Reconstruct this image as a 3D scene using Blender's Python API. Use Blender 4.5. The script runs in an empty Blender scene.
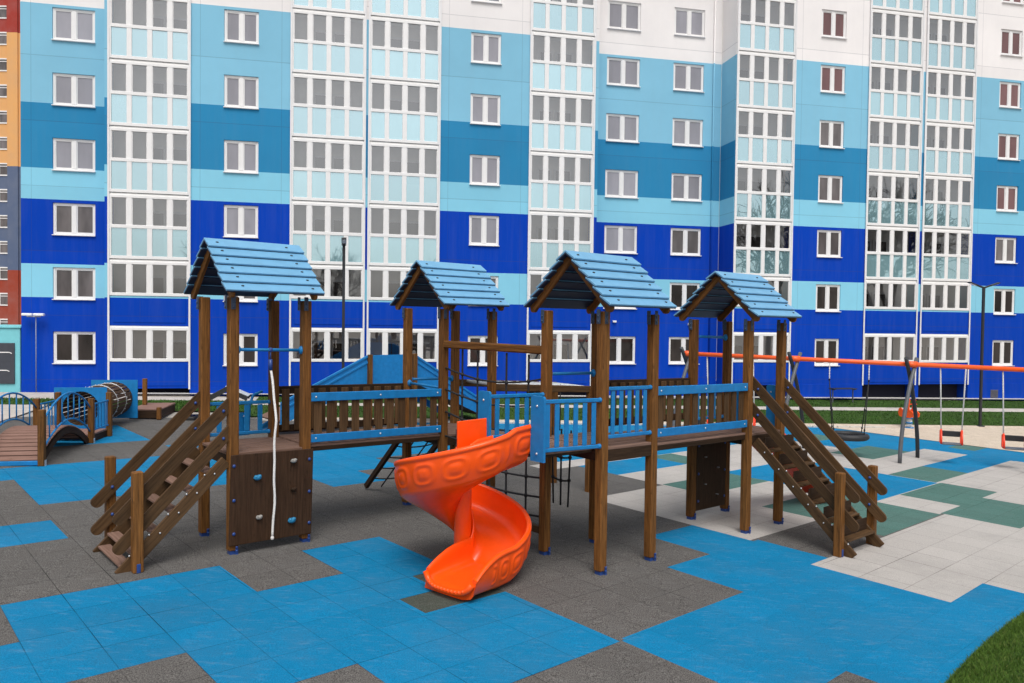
import bpy, math, random
from mathutils import Vector, Matrix
random.seed(7)
R = math.radians
scn = bpy.context.scene
COL = scn.collection
# ------------------------------------------------------------------ the place's frame
X0, Y0 = 1.1878, 9.8322            # front corner of the third tower
TH = 0.8399
U = Vector((math.sin(TH), math.cos(TH))); V = Vector((-math.cos(TH), math.sin(TH)))
GX, GY = -0.0277, -0.0040          # fall of the paving
FA, FY = 0.20921, 29.8818          # facade line
FT = Vector((math.cos(FA), math.sin(FA))); FN = Vector((-math.sin(FA), math.cos(FA)))
ZB, HF = 1.5225, 2.34772           # sill of the ground floor windows, storey height
TILE = 0.577

def ab2w(a, b): return Vector((X0, Y0)) + U*a + V*b
def td2w(t, d): return Vector((0, FY)) + FT*t + FN*d
def w2td(x, y):
    p = Vector((x, y-FY)); return p.dot(FT), p.dot(FN)
def zg(x, y):
    t, d = w2td(x, y)
    z0 = GX*x + GY*y
    w = min(1, max(0, (d+4.6)/4.4))
    t = max(-40, min(45, t))
    zb = .41 - .01404*(t+12)
    z0 = max(-1.6, min(1.6, z0))
    return z0*(1-w) + zb*w
def ij2w(i, j): return ab2w(-6.15+i*TILE, 3.06+j*TILE)

# ------------------------------------------------------------------ materials
MATS = {}
def _nodes(name):
    m = bpy.data.materials.new(name); m.use_nodes = True
    nt = m.node_tree; b = nt.nodes['Principled BSDF']
    MATS[name] = m
    return m, nt, b
def N(nt, typ, **kw):
    n = nt.nodes.new(typ)
    for k, v in kw.items():
        if k.startswith('i_'):
            key = k[2:]
            key = int(key) if key.isdigit() else key.replace('_', ' ')
            n.inputs[key].default_value = v
        else: setattr(n, k, v)
    return n
def mixc(nt, fac, a, b, blend='MIX'):
    n = nt.nodes.new('ShaderNodeMix'); n.data_type = 'RGBA'; n.blend_type = blend
    for s, v in ((0, fac), (6, a), (7, b)):
        if isinstance(v, (int, float)): n.inputs[s].default_value = v
        elif isinstance(v, (tuple, list)): n.inputs[s].default_value = (*v[:3], 1)
        else: nt.links.new(v, n.inputs[s])
    return n.outputs[2]
def math_(nt, op, a, b=None, c=None):
    n = nt.nodes.new('ShaderNodeMath'); n.operation = op
    for s, v in enumerate((a, b, c)):
        if v is None: continue
        if isinstance(v, (int, float)): n.inputs[s].default_value = v
        else: nt.links.new(v, n.inputs[s])
    return n.outputs[0]
def noise(nt, vec, scale, detail=4, rough=.6):
    n = N(nt, 'ShaderNodeTexNoise'); n.inputs['Scale'].default_value = scale
    n.inputs['Detail'].default_value = detail; n.inputs['Roughness'].default_value = rough
    if vec is not None: nt.links.new(vec, n.inputs['Vector'])
    return n.outputs['Fac']
def ramp(nt, fac, lo, hi):
    n = nt.nodes.new('ShaderNodeMapRange'); n.inputs[1].default_value = lo; n.inputs[2].default_value = hi
    nt.links.new(fac, n.inputs[0]); return n.outputs[0]
def bump(nt, b, h, strength=.3, dist=.01):
    n = N(nt, 'ShaderNodeBump'); n.inputs['Strength'].default_value = strength; n.inputs['Distance'].default_value = dist
    nt.links.new(h, n.inputs['Height']); nt.links.new(n.outputs[0], b.inputs['Normal'])
def coords(nt, which='Object'):
    return nt.nodes.new('ShaderNodeTexCoord').outputs[which]
def plain(name, col, rough=.5, var=.12, scale=6, spec=.5, bmp=0, bscale=150, metal=0, dirt=0):
    m, nt, b = _nodes(name)
    c = coords(nt)
    f = noise(nt, c, scale, 5)
    f = ramp(nt, f, .3, .7)
    lo = tuple(x*(1-var) for x in col); hi = tuple(min(1, x*(1+var)) for x in col)
    o = mixc(nt, f, lo, hi)
    if dirt:
        d = ramp(nt, noise(nt, c, 2.3, 8, .75), .52, .78)
        o = mixc(nt, math_(nt, 'MULTIPLY', d, dirt), o, (.16, .14, .12))
    nt.links.new(o, b.inputs['Base Color'])
    b.inputs['Roughness'].default_value = rough
    b.inputs['Specular IOR Level'].default_value = spec
    b.inputs['Metallic'].default_value = metal
    if bmp: bump(nt, b, noise(nt, c, bscale, 3), bmp, .004)
    return m
def wood(name, lo, hi, rough=.62, spec=.14):
    m, nt, b = _nodes(name)
    uv = coords(nt, 'UV')
    mp = N(nt, 'ShaderNodeMapping'); mp.inputs['Scale'].default_value = (2.2, 38, 1)
    nt.links.new(uv, mp.inputs[0])
    oi = nt.nodes.new('ShaderNodeObjectInfo')
    add = N(nt, 'ShaderNodeVectorMath', operation='ADD')
    cmb = N(nt, 'ShaderNodeCombineXYZ'); 
    nt.links.new(math_(nt, 'MULTIPLY', oi.outputs['Random'], 37.), cmb.inputs[0]); nt.links.new(math_(nt, 'MULTIPLY', oi.outputs['Random'], 11.), cmb.inputs[2])
    nt.links.new(mp.outputs[0], add.inputs[0]); nt.links.new(cmb.outputs[0], add.inputs[1])
    f = ramp(nt, noise(nt, add.outputs[0], 1.0, 6, .65), .28, .72)
    o = mixc(nt, f, lo, hi)
    mp2 = N(nt, 'ShaderNodeMapping'); mp2.inputs['Scale'].default_value = (3.0, 9, 1); nt.links.new(uv, mp2.inputs[0])
    k = ramp(nt, noise(nt, mp2.outputs[0], 1.4, 3), .62, .74)       # knots and dark weathering
    o = mixc(nt, math_(nt, 'MULTIPLY', k, .6), o, tuple(x*.35 for x in lo))
    br = math_(nt, 'MULTIPLY_ADD', oi.outputs['Random'], .4, .8)
    hs = N(nt, 'ShaderNodeHueSaturation'); nt.links.new(br, hs.inputs['Value']); nt.links.new(o, hs.inputs['Color'])
    nt.links.new(hs.outputs[0], b.inputs['Base Color'])
    b.inputs['Roughness'].default_value = rough; b.inputs['Specular IOR Level'].default_value = spec
    bump(nt, b, f, .4, .004)
    return m
WPOST = wood('wood_post', (.052, .023, .008), (.26, .112, .030))
WPLANK = wood('wood_plank', (.044, .025, .012), (.128, .070, .032))
WPANEL = wood('wood_panel', (.030, .016, .009), (.072, .038, .021))
WDARK = wood('wood_dark', (.020, .011, .006), (.052, .029, .016))
WDECK = wood('wood_deck', (.13, .075, .055), (.24, .15, .115), .75)
WBRIDGE = wood('wood_bridge', (.20, .11, .085), (.33, .20, .16), .75)
BLUE = plain('blue_paint', (.010, .185, .46), .45, .12, 9, spec=.3, dirt=.14)
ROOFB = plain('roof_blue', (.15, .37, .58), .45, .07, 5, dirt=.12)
ROOFSHADE = plain('roof_underside_shade', (.012, .026, .060), .55, .1, 5)  # shade under the boards and at their lower edges, put into the colour
BOLT = plain('bolt_blue', (.02, .06, .24), .35, .1)
BRACK = plain('bracket_metal', (.035, .06, .11), .4, .1)
STEELW = plain('bolt_steel', (.62, .63, .65), .35, .05, metal=.6)
DARKMETAL = plain('dark_metal', (.022, .024, .028), .45, .1)
GREYMETAL = plain('grey_metal', (.10, .105, .115), .42, .1)
LIGHTMETAL = plain('light_metal', (.55, .58, .60), .4, .06)
ORANGE = plain('orange_plastic', (.98, .092, .005), .27, .06, 7, spec=.38, bmp=.04, bscale=300, dirt=.05)
ORANGEP = plain('orange_paint', (.88, .115, .018), .38, .06)
REDOR = plain('red_orange_plastic', (.85, .05, .012), .35, .06)
BLACK = plain('black_rope', (.014, .014, .016), .75, .2, 60)
RUBBER = plain('black_rubber', (.02, .02, .022), .6, .2, 20)
ROPEW = plain('white_rope', (.76, .74, .71), .85, .15, 80, bmp=.4, bscale=260)
WHITE = plain('white_plastic', (.80, .79, .785), .4, .03, 2, dirt=.05)
WHITEM = plain('white_trim', (.76, .75, .76), .55, .05, 2, dirt=.10)
INSIDE = plain('loggia_plaster', (.86, .83, .79), .8, .04, 2)
SLABM = plain('loggia_ceiling', (.86, .85, .83), .8, .04, 2)
CURB = plain('concrete_curb', (.50, .48, .45), .85, .12, 9, bmp=.3, bscale=90)
PATHM = plain('concrete_path', (.47, .43, .385), .9, .14, 3, bmp=.3, bscale=60)
HOLDB = plain('hold_blue', (.02, .20, .38), .4, .1)
HOLDW = plain('hold_white', (.28, .27, .25), .6, .1)
LAMPW = plain('lamp_white', (.85, .86, .90), .3, .02)
VOIDSHADE = plain('void_shade', (.012, .012, .03), .9, .1)  # shade of the open void under the loggias, painted near black
TURQ = plain('turquoise_wall', (.19, .56, .62), .75, .06, 3)
BOARD = plain('board_grey', (.045, .05, .065), .6, .1)
VENTM = plain('vent_grey', (.10, .10, .13), .6, .1)

def facade_mat():
    m, nt, b = _nodes('facade_paint')
    g = nt.nodes.new('ShaderNodeNewGeometry')
    sp = N(nt, 'ShaderNodeSeparateXYZ'); nt.links.new(g.outputs['Position'], sp.inputs[0])
    z = sp.outputs[2]
    cr = nt.nodes.new('ShaderNodeValToRGB'); cr.color_ramp.interpolation = 'CONSTANT'
    Z = 24.
    ROY = (.0025, .052, .44); LIG = (.25, .60, .77); STE = (.030, .235, .45); SKY = (.235, .52, .69); WHI = (.85, .82, .81)
    st = [(0, ROY), (ZB+HF-.02, LIG), (ZB+HF+1.22, ROY), (ZB+2*HF+1.22, LIG), (ZB+3*HF, STE), (ZB+4*HF, SKY), (ZB+5*HF+1.22, WHI)]
    el = cr.color_ramp.elements
    for i, (p, c) in enumerate(st):
        e = el[i] if i < 2 else el.new(p/Z)
        e.position = p/Z; e.color = (*c, 1)
    nt.links.new(math_(nt, 'DIVIDE', z, Z), cr.inputs[0])
    o = cr.outputs[0]
    # single wall panels differ a little in tone
    oi = nt.nodes.new('ShaderNodeObjectInfo')
    fl = math_(nt, 'FLOOR', math_(nt, 'DIVIDE', math_(nt, 'SUBTRACT', z, ZB-.26*HF-HF), HF))
    wn = N(nt, 'ShaderNodeTexWhiteNoise', noise_dimensions='1D'); nt.links.new(math_(nt, 'MULTIPLY_ADD', oi.outputs['Random'], 97., fl), wn.inputs['W'])
    hs = N(nt, 'ShaderNodeHueSaturation'); nt.links.new(o, hs.inputs['Color']); nt.links.new(math_(nt, 'MULTIPLY_ADD', wn.outputs['Value'], .07, .965), hs.inputs['Value']); o = hs.outputs[0]
    # panel seams
    fr = math_(nt, 'FRACT', math_(nt, 'DIVIDE', math_(nt, 'SUBTRACT', z, ZB-.26*HF-HF), HF))
    h = math_(nt, 'LESS_THAN', math_(nt, 'ABSOLUTE', math_(nt, 'SUBTRACT', fr, .01)), .0058)
    uv = N(nt, 'ShaderNodeSeparateXYZ'); nt.links.new(coords(nt, 'UV'), uv.inputs[0])
    v1 = math_(nt, 'LESS_THAN', math_(nt, 'ABSOLUTE', math_(nt, 'SUBTRACT', uv.outputs[0], .34)), .009)
    v2 = math_(nt, 'LESS_THAN', math_(nt, 'ABSOLUTE', math_(nt, 'SUBTRACT', uv.outputs[1], .34)), .009)
    j = math_(nt, 'MAXIMUM', h, math_(nt, 'MAXIMUM', v1, v2))
    o = mixc(nt, math_(nt, 'MULTIPLY', j, .27), o, (.05, .06, .10))
    # weather streaks
    mp = N(nt, 'ShaderNodeMapping'); mp.inputs['Scale'].default_value = (3.5, 3.5, .25); nt.links.new(g.outputs['Position'], mp.inputs[0])
    s = ramp(nt, noise(nt, mp.outputs[0], 1.3, 6, .7), .45, .8)
    o = mixc(nt, math_(nt, 'MULTIPLY', s, .045), o, (.35, .34, .36))
    s2 = ramp(nt, noise(nt, g.outputs['Position'], .5, 4), .35, .65)
    o = mixc(nt, math_(nt, 'MULTIPLY', s2, .07), o, (.02, .03, .08))
    nt.links.new(o, b.inputs['Base Color'])
    b.inputs['Roughness'].default_value = .8; b.inputs['Specular IOR Level'].default_value = .06
    bump(nt, b, math_(nt, 'SUBTRACT', noise(nt, g.outputs['Position'], 55, 4), math_(nt, 'MULTIPLY', j, 1.5)), .15, .006)
    return m
FAC = facade_mat()

def pane(name, col, var, rough=.04, coat=0., scale=1.3, ior=1.5):
    m, nt, b = _nodes(name)
    c = coords(nt, 'Object')
    oi = nt.nodes.new('ShaderNodeObjectInfo')
    mp = N(nt, 'ShaderNodeMapping'); mp.inputs['Scale'].default_value = (1, 1, .35)
    add = N(nt, 'ShaderNodeVectorMath', operation='ADD')
    cmb = N(nt, 'ShaderNodeCombineXYZ'); nt.links.new(math_(nt, 'MULTIPLY', oi.outputs['Random'], 50.), cmb.inputs[0])
    nt.links.new(c, add.inputs[0]); nt.links.new(cmb.outputs[0], add.inputs[1]); nt.links.new(add.outputs[0], mp.inputs[0])
    f = ramp(nt, noise(nt, mp.outputs[0], scale, 3), .35, .65)
    o = mixc(nt, f, tuple(x*(1-var) for x in col), tuple(x*(1+var) for x in col))
    hs = N(nt, 'ShaderNodeHueSaturation'); nt.links.new(o, hs.inputs['Color'])
    nt.links.new(math_(nt, 'MULTIPLY_ADD', oi.outputs['Random'], .4, .8), hs.inputs['Value'])
    nt.links.new(hs.outputs[0], b.inputs['Base Color'])
    b.inputs['Roughness'].default_value = rough; b.inputs['IOR'].default_value = ior
    n2 = noise(nt, c, .8, 2); bump(nt, b, n2, .05, .05)
    return m
PGREY = pane('glass_pale_blind_with_sky', (.27, .265, .295), .10)  # pale blind with the sky's reflection painted into its colour
PDARK = pane('glass_dark_room', (.030, .024, .022), .5)
PBROWN = pane('glass_brown_reflection', (.17, .085, .085), .18)  # brown reflection of a building opposite painted into the pane colour
PDOOR = pane('balcony_door_glass', (.055, .05, .055), .3)
PMID = pane('glass_dim_room', (.13, .115, .115), .35)
CYAN = pane('cyan_glass', (.31, .54, .59), .06, .02, ior=2.1)
def see_through(m, f, tint):
    nt = m.node_tree; out = nt.nodes['Material Output']; b = nt.nodes['Principled BSDF']
    tr = N(nt, 'ShaderNodeBsdfTransparent'); tr.inputs[0].default_value = (*tint, 1)
    mx = N(nt, 'ShaderNodeMixShader'); mx.inputs[0].default_value = f
    nt.links.new(b.outputs[0], mx.inputs[1]); nt.links.new(tr.outputs[0], mx.inputs[2]); nt.links.new(mx.outputs[0], out.inputs[0])
see_through(CYAN, .15, (.55, .86, .92))
def mirror(m, f, tint):
    nt = m.node_tree; out = nt.nodes['Material Output']; src = out.inputs[0].links[0].from_socket
    gl = N(nt, 'ShaderNodeBsdfGlossy'); gl.inputs[0].default_value = (*tint, 1); gl.inputs['Roughness'].default_value = .012
    g = nt.nodes.new('ShaderNodeNewGeometry')
    b = N(nt, 'ShaderNodeBump'); b.inputs['Strength'].default_value = .10; b.inputs['Distance'].default_value = .03
    nt.links.new(noise(nt, g.outputs['Position'], 1.1, 1), b.inputs['Height']); nt.links.new(b.outputs[0], gl.inputs['Normal'])
    mx = N(nt, 'ShaderNodeMixShader'); mx.inputs[0].default_value = f
    nt.links.new(src, mx.inputs[1]); nt.links.new(gl.outputs[0], mx.inputs[2]); nt.links.new(mx.outputs[0], out.inputs[0])
mirror(CYAN, .50, (.70, .90, .96))
def clear_glass():
    m, nt, b = _nodes('clear_glass')
    out = nt.nodes['Material Output']
    nt.nodes.remove(b)
    tr = N(nt, 'ShaderNodeBsdfTransparent'); tr.inputs[0].default_value = (.90, .91, .92, 1)
    gl = N(nt, 'ShaderNodeBsdfGlossy'); gl.inputs['Roughness'].default_value = .02
    fr = N(nt, 'ShaderNodeFresnel'); fr.inputs[0].default_value = 2.0
    mx = N(nt, 'ShaderNodeMixShader')
    nt.links.new(math_(nt, 'MULTIPLY_ADD', fr.outputs[0], .7, .23), mx.inputs[0]); nt.links.new(tr.outputs[0], mx.inputs[1]); nt.links.new(gl.outputs[0], mx.inputs[2])
    nt.links.new(mx.outputs[0], out.inputs[0])
    return m
CLEAR = clear_glass()

def rubber_tile(name, col, speck, tv=.11, fade=False):
    m, nt, b = _nodes(name)
    g = nt.nodes.new('ShaderNodeNewGeometry'); P = g.outputs['Position']
    uv = coords(nt, 'UV')
    sp = N(nt, 'ShaderNodeSeparateXYZ'); nt.links.new(uv, sp.inputs[0])
    # single tiles differ a little
    fl = N(nt, 'ShaderNodeVectorMath', operation='FLOOR'); nt.links.new(uv, fl.inputs[0])
    wn = N(nt, 'ShaderNodeTexWhiteNoise', noise_dimensions='2D'); nt.links.new(fl.outputs[0], wn.inputs['Vector'])
    f = ramp(nt, noise(nt, P, 95, 2, .5), .36, .64)
    o = mixc(nt, f, tuple(x*(1-speck) for x in col), tuple(x*(1+speck) for x in col))
    hs = N(nt, 'ShaderNodeHueSaturation'); nt.links.new(o, hs.inputs['Color'])
    nt.links.new(math_(nt, 'MULTIPLY_ADD', wn.outputs['Value'], tv, 1-tv/2), hs.inputs['Value'])
    o = hs.outputs[0]
    w = ramp(nt, noise(nt, P, .9, 7, .72), .46, .72)
    o = mixc(nt, math_(nt, 'MULTIPLY', w, .30), o, tuple(.75*x+.07 for x in col))
    mp = N(nt, 'ShaderNodeMapping'); mp.inputs['Scale'].default_value = (1.2, 5, 1); mp.inputs['Rotation'].default_value = (0, 0, .5); nt.links.new(P, mp.inputs[0])
    sc = ramp(nt, noise(nt, mp.outputs[0], 3.2, 8, .8), .53, .70)          # pale scuffs
    o = mixc(nt, math_(nt, 'MULTIPLY', sc, .34), o, tuple(.7*x+.17 for x in col))
    st = ramp(nt, noise(nt, P, .45, 6, .7), .50, .70)                       # old damp stains
    o = mixc(nt, math_(nt, 'MULTIPLY', st, .22), o, tuple(x*.35 for x in col))
    # joints
    def edge(s, wd):
        fr = math_(nt, 'FRACT', s)
        return math_(nt, 'LESS_THAN', math_(nt, 'MINIMUM', fr, math_(nt, 'SUBTRACT', 1., fr)), wd)
    brk = math_(nt, 'MULTIPLY', ramp(nt, noise(nt, P, 1.1, 3), .38, .60), ramp(nt, noise(nt, P, .28, 2), .40, .58))
    j = math_(nt, 'MAXIMUM', edge(sp.outputs[0], .0085), edge(sp.outputs[1], .0085))
    j = math_(nt, 'MULTIPLY', j, math_(nt, 'MULTIPLY_ADD', brk, .50, .30))
    if fade:                    # the joints of the right hand field are nearly closed
        px = N(nt, 'ShaderNodeSeparateXYZ'); nt.links.new(P, px.inputs[0])
        k = N(nt, 'ShaderNodeMapRange'); k.inputs[1].default_value = .3; k.inputs[2].default_value = 2.2; k.inputs[3].default_value = 1.; k.inputs[4].default_value = .22
        nt.links.new(px.outputs[0], k.inputs[0]); j = math_(nt, 'MULTIPLY', j, k.outputs[0])
    o = mixc(nt, j, o, tuple(x*.16 for x in col))
    nt.links.new(o, b.inputs['Base Color'])
    b.inputs['Roughness'].default_value = .9; b.inputs['Specular IOR Level'].default_value = .12
    hgt = math_(nt, 'SUBTRACT', noise(nt, P, 120, 2), math_(nt, 'MULTIPLY', j, 3.))
    bump(nt, b, hgt, .5, .006)
    return m
T_DARK = rubber_tile('rubber_charcoal', (.110, .104, .098), .62)
T_BLUE = rubber_tile('rubber_blue', (.004, .178, .365), .22, .11, True)
T_LIGHT = rubber_tile('rubber_pale', (.43, .405, .38), .16, .07)
T_DKGREEN = rubber_tile('rubber_dark_green', (.060, .072, .060), .4)  # darker, greyer version of the green tile
T_GREEN = rubber_tile('rubber_green', (.075, .160, .138), .28)

def ground_mat(name, c1, c2, c3, s1, s2, bmp=.5):
    m, nt, b = _nodes(name)
    g = nt.nodes.new('ShaderNodeNewGeometry'); P = g.outputs['Position']
    o = mixc(nt, ramp(nt, noise(nt, P, s1, 8, .7), .35, .65), c1, c2)
    o = mixc(nt, ramp(nt, noise(nt, P, s2, 4, .6), .45, .75), o, c3)
    nt.links.new(o, b.inputs['Base Color']); b.inputs['Roughness'].default_value = .95; b.inputs['Specular IOR Level'].default_value = .15
    bump(nt, b, noise(nt, P, s1*2, 6), bmp, .03)
    return m
SAND = ground_mat('sand', (.52, .43, .335), (.66, .56, .45), (.40, .325, .25), 3.5, 22)
SOIL = ground_mat('turf', (.022, .056, .010), (.036, .082, .014), (.06, .075, .022), 4, 40)
EARTH = ground_mat('yard', (.34, .31, .28), (.42, .39, .35), (.28, .26, .23), 1.2, 12)
def blade_mat(name, c1, c2, c3):
    m, nt, b = _nodes(name)
    g = nt.nodes.new('ShaderNodeNewGeometry')
    f = nt.nodes.new('ShaderNodeNewGeometry').outputs['Random Per Island']
    o = mixc(nt, f, c1, c2)
    o = mixc(nt, math_(nt, 'MULTIPLY', math_(nt, 'GREATER_THAN', f, .86), .7), o, c3)
    o = mixc(nt, ramp(nt, noise(nt, g.outputs['Position'], 1.1, 4), .35, .65), o, c2)
    nt.links.new(o, b.inputs['Base Color']); b.inputs['Roughness'].default_value = .7; b.inputs['Specular IOR Level'].default_value = .2
    return m
BLADE = blade_mat('grass_blade', (.045, .10, .014), (.085, .16, .022), (.20, .20, .07))
LAWNB = blade_mat('lawn_blade', (.030, .082, .012), (.052, .125, .018), (.08, .11, .035))

# ------------------------------------------------------------------ mesh builder
class MB:
    def __init__(s): s.v = []; s.f = []; s.uv = []; s.mi = []; s.sm = []
    def quad(s, pts, uvs=None, mi=0, smooth=False):
        n = len(s.v); s.v += [tuple(p) for p in pts]; s.f.append(tuple(range(n, n+len(pts))))
        s.uv.append(uvs or [(0, 0)]*len(pts)); s.mi.append(mi); s.sm.append(smooth)
    def obox(s, c, ax, hs, ch=.006, mi=0):
        """oriented box: centre, 3 unit axes, half sizes, chamfer; uv runs along its longest axis"""
        c = Vector(c); ax = [Vector(a) for a in ax]
        ch = min(ch, min(hs)*.45)
        L = max(range(3), key=lambda i: hs[i])
        off = (random.random()*9, random.random()*9)
        base = len(s.v); idx = {}
        for sx in (-1, 1):
            for sy in (-1, 1):
                for sz in (-1, 1):
                    sg = (sx, sy, sz)
                    for k in range(3):
                        loc = [sg[i]*(hs[i]-(0 if i == k else ch)) for i in range(3)]
                        idx[(sg, k)] = len(s.v)
                        s.v.append(tuple(c + ax[0]*loc[0] + ax[1]*loc[1] + ax[2]*loc[2]))
        def lcl(i):
            p = Vector(s.v[i])-c; return [p.dot(a) for a in ax]
        flip = ax[0].cross(ax[1]).dot(ax[2]) < 0
        def face(ids, k):
            if flip: ids = ids[::-1]
            s.f.append(tuple(ids)); o = [i for i in range(3) if i != k]
            if L in o: a = L; b_ = [i for i in o if i != L][0]
            else: a, b_ = o
            s.uv.append([(lcl(i)[a]+off[0], lcl(i)[b_]+off[1]+k*.37) for i in ids]); s.mi.append(mi); s.sm.append(False)
        for k in range(3):
            i, j = (k+1) % 3, (k+2) % 3
            for sg in (-1, 1):
                q = []
                for a, b_ in ((-1, -1), (1, -1), (1, 1), (-1, 1)):
                    t = [0, 0, 0]; t[k] = sg; t[i] = a; t[j] = b_; q.append(idx[(tuple(t), k)])
                face(q if sg > 0 else q[::-1], k)
            for a in (-1, 1):           # edges parallel to axis k
                for b_ in (-1, 1):
                    t0 = [0, 0, 0]; t0[i] = a; t0[j] = b_; t0[k] = -1
                    t1 = list(t0); t1[k] = 1; t0 = tuple(t0); t1 = tuple(t1)
                    q = [idx[(t0, i)], idx[(t0, j)], idx[(t1, j)], idx[(t1, i)]]
                    face(q if a*b_ > 0 else q[::-1], i)
        for sx in (-1, 1):
            for sy in (-1, 1):
                for sz in (-1, 1):
                    sg = (sx, sy, sz); q = [idx[(sg, 0)], idx[(sg, 1)], idx[(sg, 2)]]
                    face(q if sx*sy*sz > 0 else q[::-1], 0)
    def box(s, x0, x1, y0, y1, z0, z1, ch=.006, mi=0):
        s.obox(((x0+x1)/2, (y0+y1)/2, (z0+z1)/2), ((1, 0, 0), (0, 1, 0), (0, 0, 1)), (abs(x1-x0)/2, abs(y1-y0)/2, abs(z1-z0)/2), ch, mi)
    def bar(s, p, q, w, h, up=(0, 0, 1), ch=.006, mi=0):
        """rectangular bar from p to q; h is its size along up, w across"""
        p = Vector(p); q = Vector(q); a = (q-p); L = a.length; a.normalize()
        sd = a.cross(Vector(up)); sd.normalize(); u = sd.cross(a)
        s.obox((p+q)/2, (a, sd, u), (L/2, w/2, h/2), ch, mi)
    def tube(s, pts, r, n=8, mi=0, cap=True, closed=False):
        pts = [Vector(p) for p in pts]; m = len(pts); rr = r if isinstance(r, (list, tuple)) else [r]*m
        t0 = (pts[1]-pts[0]).normalized(); ref = Vector((0, 0, 1)) if abs(t0.z) < .9 else Vector((1, 0, 0))
        nrm = t0.cross(ref).normalized(); base = len(s.v); L = 0
        for i, p in enumerate(pts):
            if closed: t = (pts[(i+1) % m]-pts[i-1]).normalized()
            else: t = (pts[min(i+1, m-1)]-pts[max(i-1, 0)]).normalized()
            nrm = (nrm - t*nrm.dot(t)).normalized(); bn = t.cross(nrm)
            for k in range(n):
                an = 2*math.pi*k/n
                s.v.append(tuple(p+(nrm*math.cos(an)+bn*math.sin(an))*rr[i]))
        seg = m if closed else m-1
        for i in range(seg):
            i2 = (i+1) % m
            for k in range(n):
                k2 = (k+1) % n
                s.f.append((base+i*n+k, base+i*n+k2, base+i2*n+k2, base+i2*n+k)); s.uv.append([(i*.1, k/n), (i*.1, (k+1)/n), (i*.1+.1, (k+1)/n), (i*.1+.1, k/n)]); s.mi.append(mi); s.sm.append(True)
        if cap and not closed:
            s.f.append(tuple(base+k for k in range(n))[::-1]); s.uv.append([(0, 0)]*n); s.mi.append(mi); s.sm.append(False)
            s.f.append(tuple(base+(m-1)*n+k for k in range(n))); s.uv.append([(0, 0)]*n); s.mi.append(mi); s.sm.append(False)
    def prism(s, poly, axis_o, ex, ey, ez, th, mi=0):
        """polygon (in ex, ey) extruded by th along ez"""
        o = Vector(axis_o); ex, ey, ez = Vector(ex), Vector(ey), Vector(ez)
        A = [o+ex*x+ey*y for x, y in poly]; B = [p+ez*th for p in A]; n = len(A)
        uv = [(x, y) for x, y in poly]
        s.quad(A[::-1], uv[::-1], mi); s.quad(B, uv, mi)
        L = 0
        for i in range(n):
            k = (i+1) % n; d = (A[k]-A[i]).length
            s.quad([A[i], A[k], B[k], B[i]], [(L, 0), (L+d, 0), (L+d, th), (L, th)], mi); L += d
    def blob(s, c, r, ax=((1, 0, 0), (0, 1, 0), (0, 0, 1)), nu=10, nv=6, mi=0):
        c = Vector(c); ax = [Vector(a) for a in ax]; base = len(s.v)
        for j in range(nv+1):
            ph = math.pi*j/nv
            for i in range(nu):
                t = 2*math.pi*i/nu
                s.v.append(tuple(c+ax[0]*(r[0]*math.sin(ph)*math.cos(t))+ax[1]*(r[1]*math.sin(ph)*math.sin(t))+ax[2]*(r[2]*math.cos(ph))))
        for j in range(nv):
            for i in range(nu):
                k = (i+1) % nu
                s.f.append((base+j*nu+i, base+(j+1)*nu+i, base+(j+1)*nu+k, base+j*nu+k)); s.uv.append([(0, 0)]*4); s.mi.append(mi); s.sm.append(True)
    def build(s, name, mats, parent=None, loc=None, kind=None):
        me = bpy.data.meshes.new(name); me.from_pydata(s.v, [], s.f); 
        ul = me.uv_layers.new(name='UVMap')
        flat = [c for f in s.uv for p in f for c in p]
        ul.data.foreach_set('uv', flat)
        me.polygons.foreach_set('material_index', s.mi); me.polygons.foreach_set('use_smooth', s.sm)
        for m in (mats if isinstance(mats, (list, tuple)) else [mats]): me.materials.append(m)
        me.validate(); me.update()
        o = bpy.data.objects.new(name, me); COL.objects.link(o)
        if parent: o.parent = parent
        if loc is not None: o.location = loc
        if kind: o['kind'] = kind
        return o
def tag(o, label=None, cat=None, group=None, kind=None):
    for k, v in (('label', label), ('category', cat), ('group', group), ('kind', kind)):
        if v: o[k] = v
    return o
def empty(name, loc, rz=0, **kw):
    o = bpy.data.objects.new(name, None); COL.objects.link(o); o.location = loc; o.rotation_euler = (0, 0, rz); o.empty_display_size = .2
    return tag(o, **kw)
def dup(o, parent=None, loc=None):
    c = o.copy(); COL.objects.link(c)
    if parent: c.parent = parent
    if loc is not None: c.location = loc
    for ch in list(o.children): dup(ch, c)
    return c
def rw(a, b, z=0):      # world point above the paving
    p = ab2w(a, b); return Vector((p.x, p.y, z+GX*p.x+GY*p.y))
# ------------------------------------------------------------------ ground
def ground():
    mb = MB()
    xs = [-400, -150, -70] + [x*1.0 for x in range(-46, 47)] + [70, 150, 400]
    ys = [-300, -100, -40] + [y*1.0 for y in range(-12, 52)] + [80, 200, 500]
    for a in range(len(xs)-1):
        for b_ in range(len(ys)-1):
            q = [(xs[a], ys[b_]), (xs[a+1], ys[b_]), (xs[a+1], ys[b_+1]), (xs[a], ys[b_+1])]
            mb.quad([(x, y, zg(x, y)-.03) for x, y in q])
    return mb.build('ground', EARTH, kind='structure')
ground()

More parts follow.
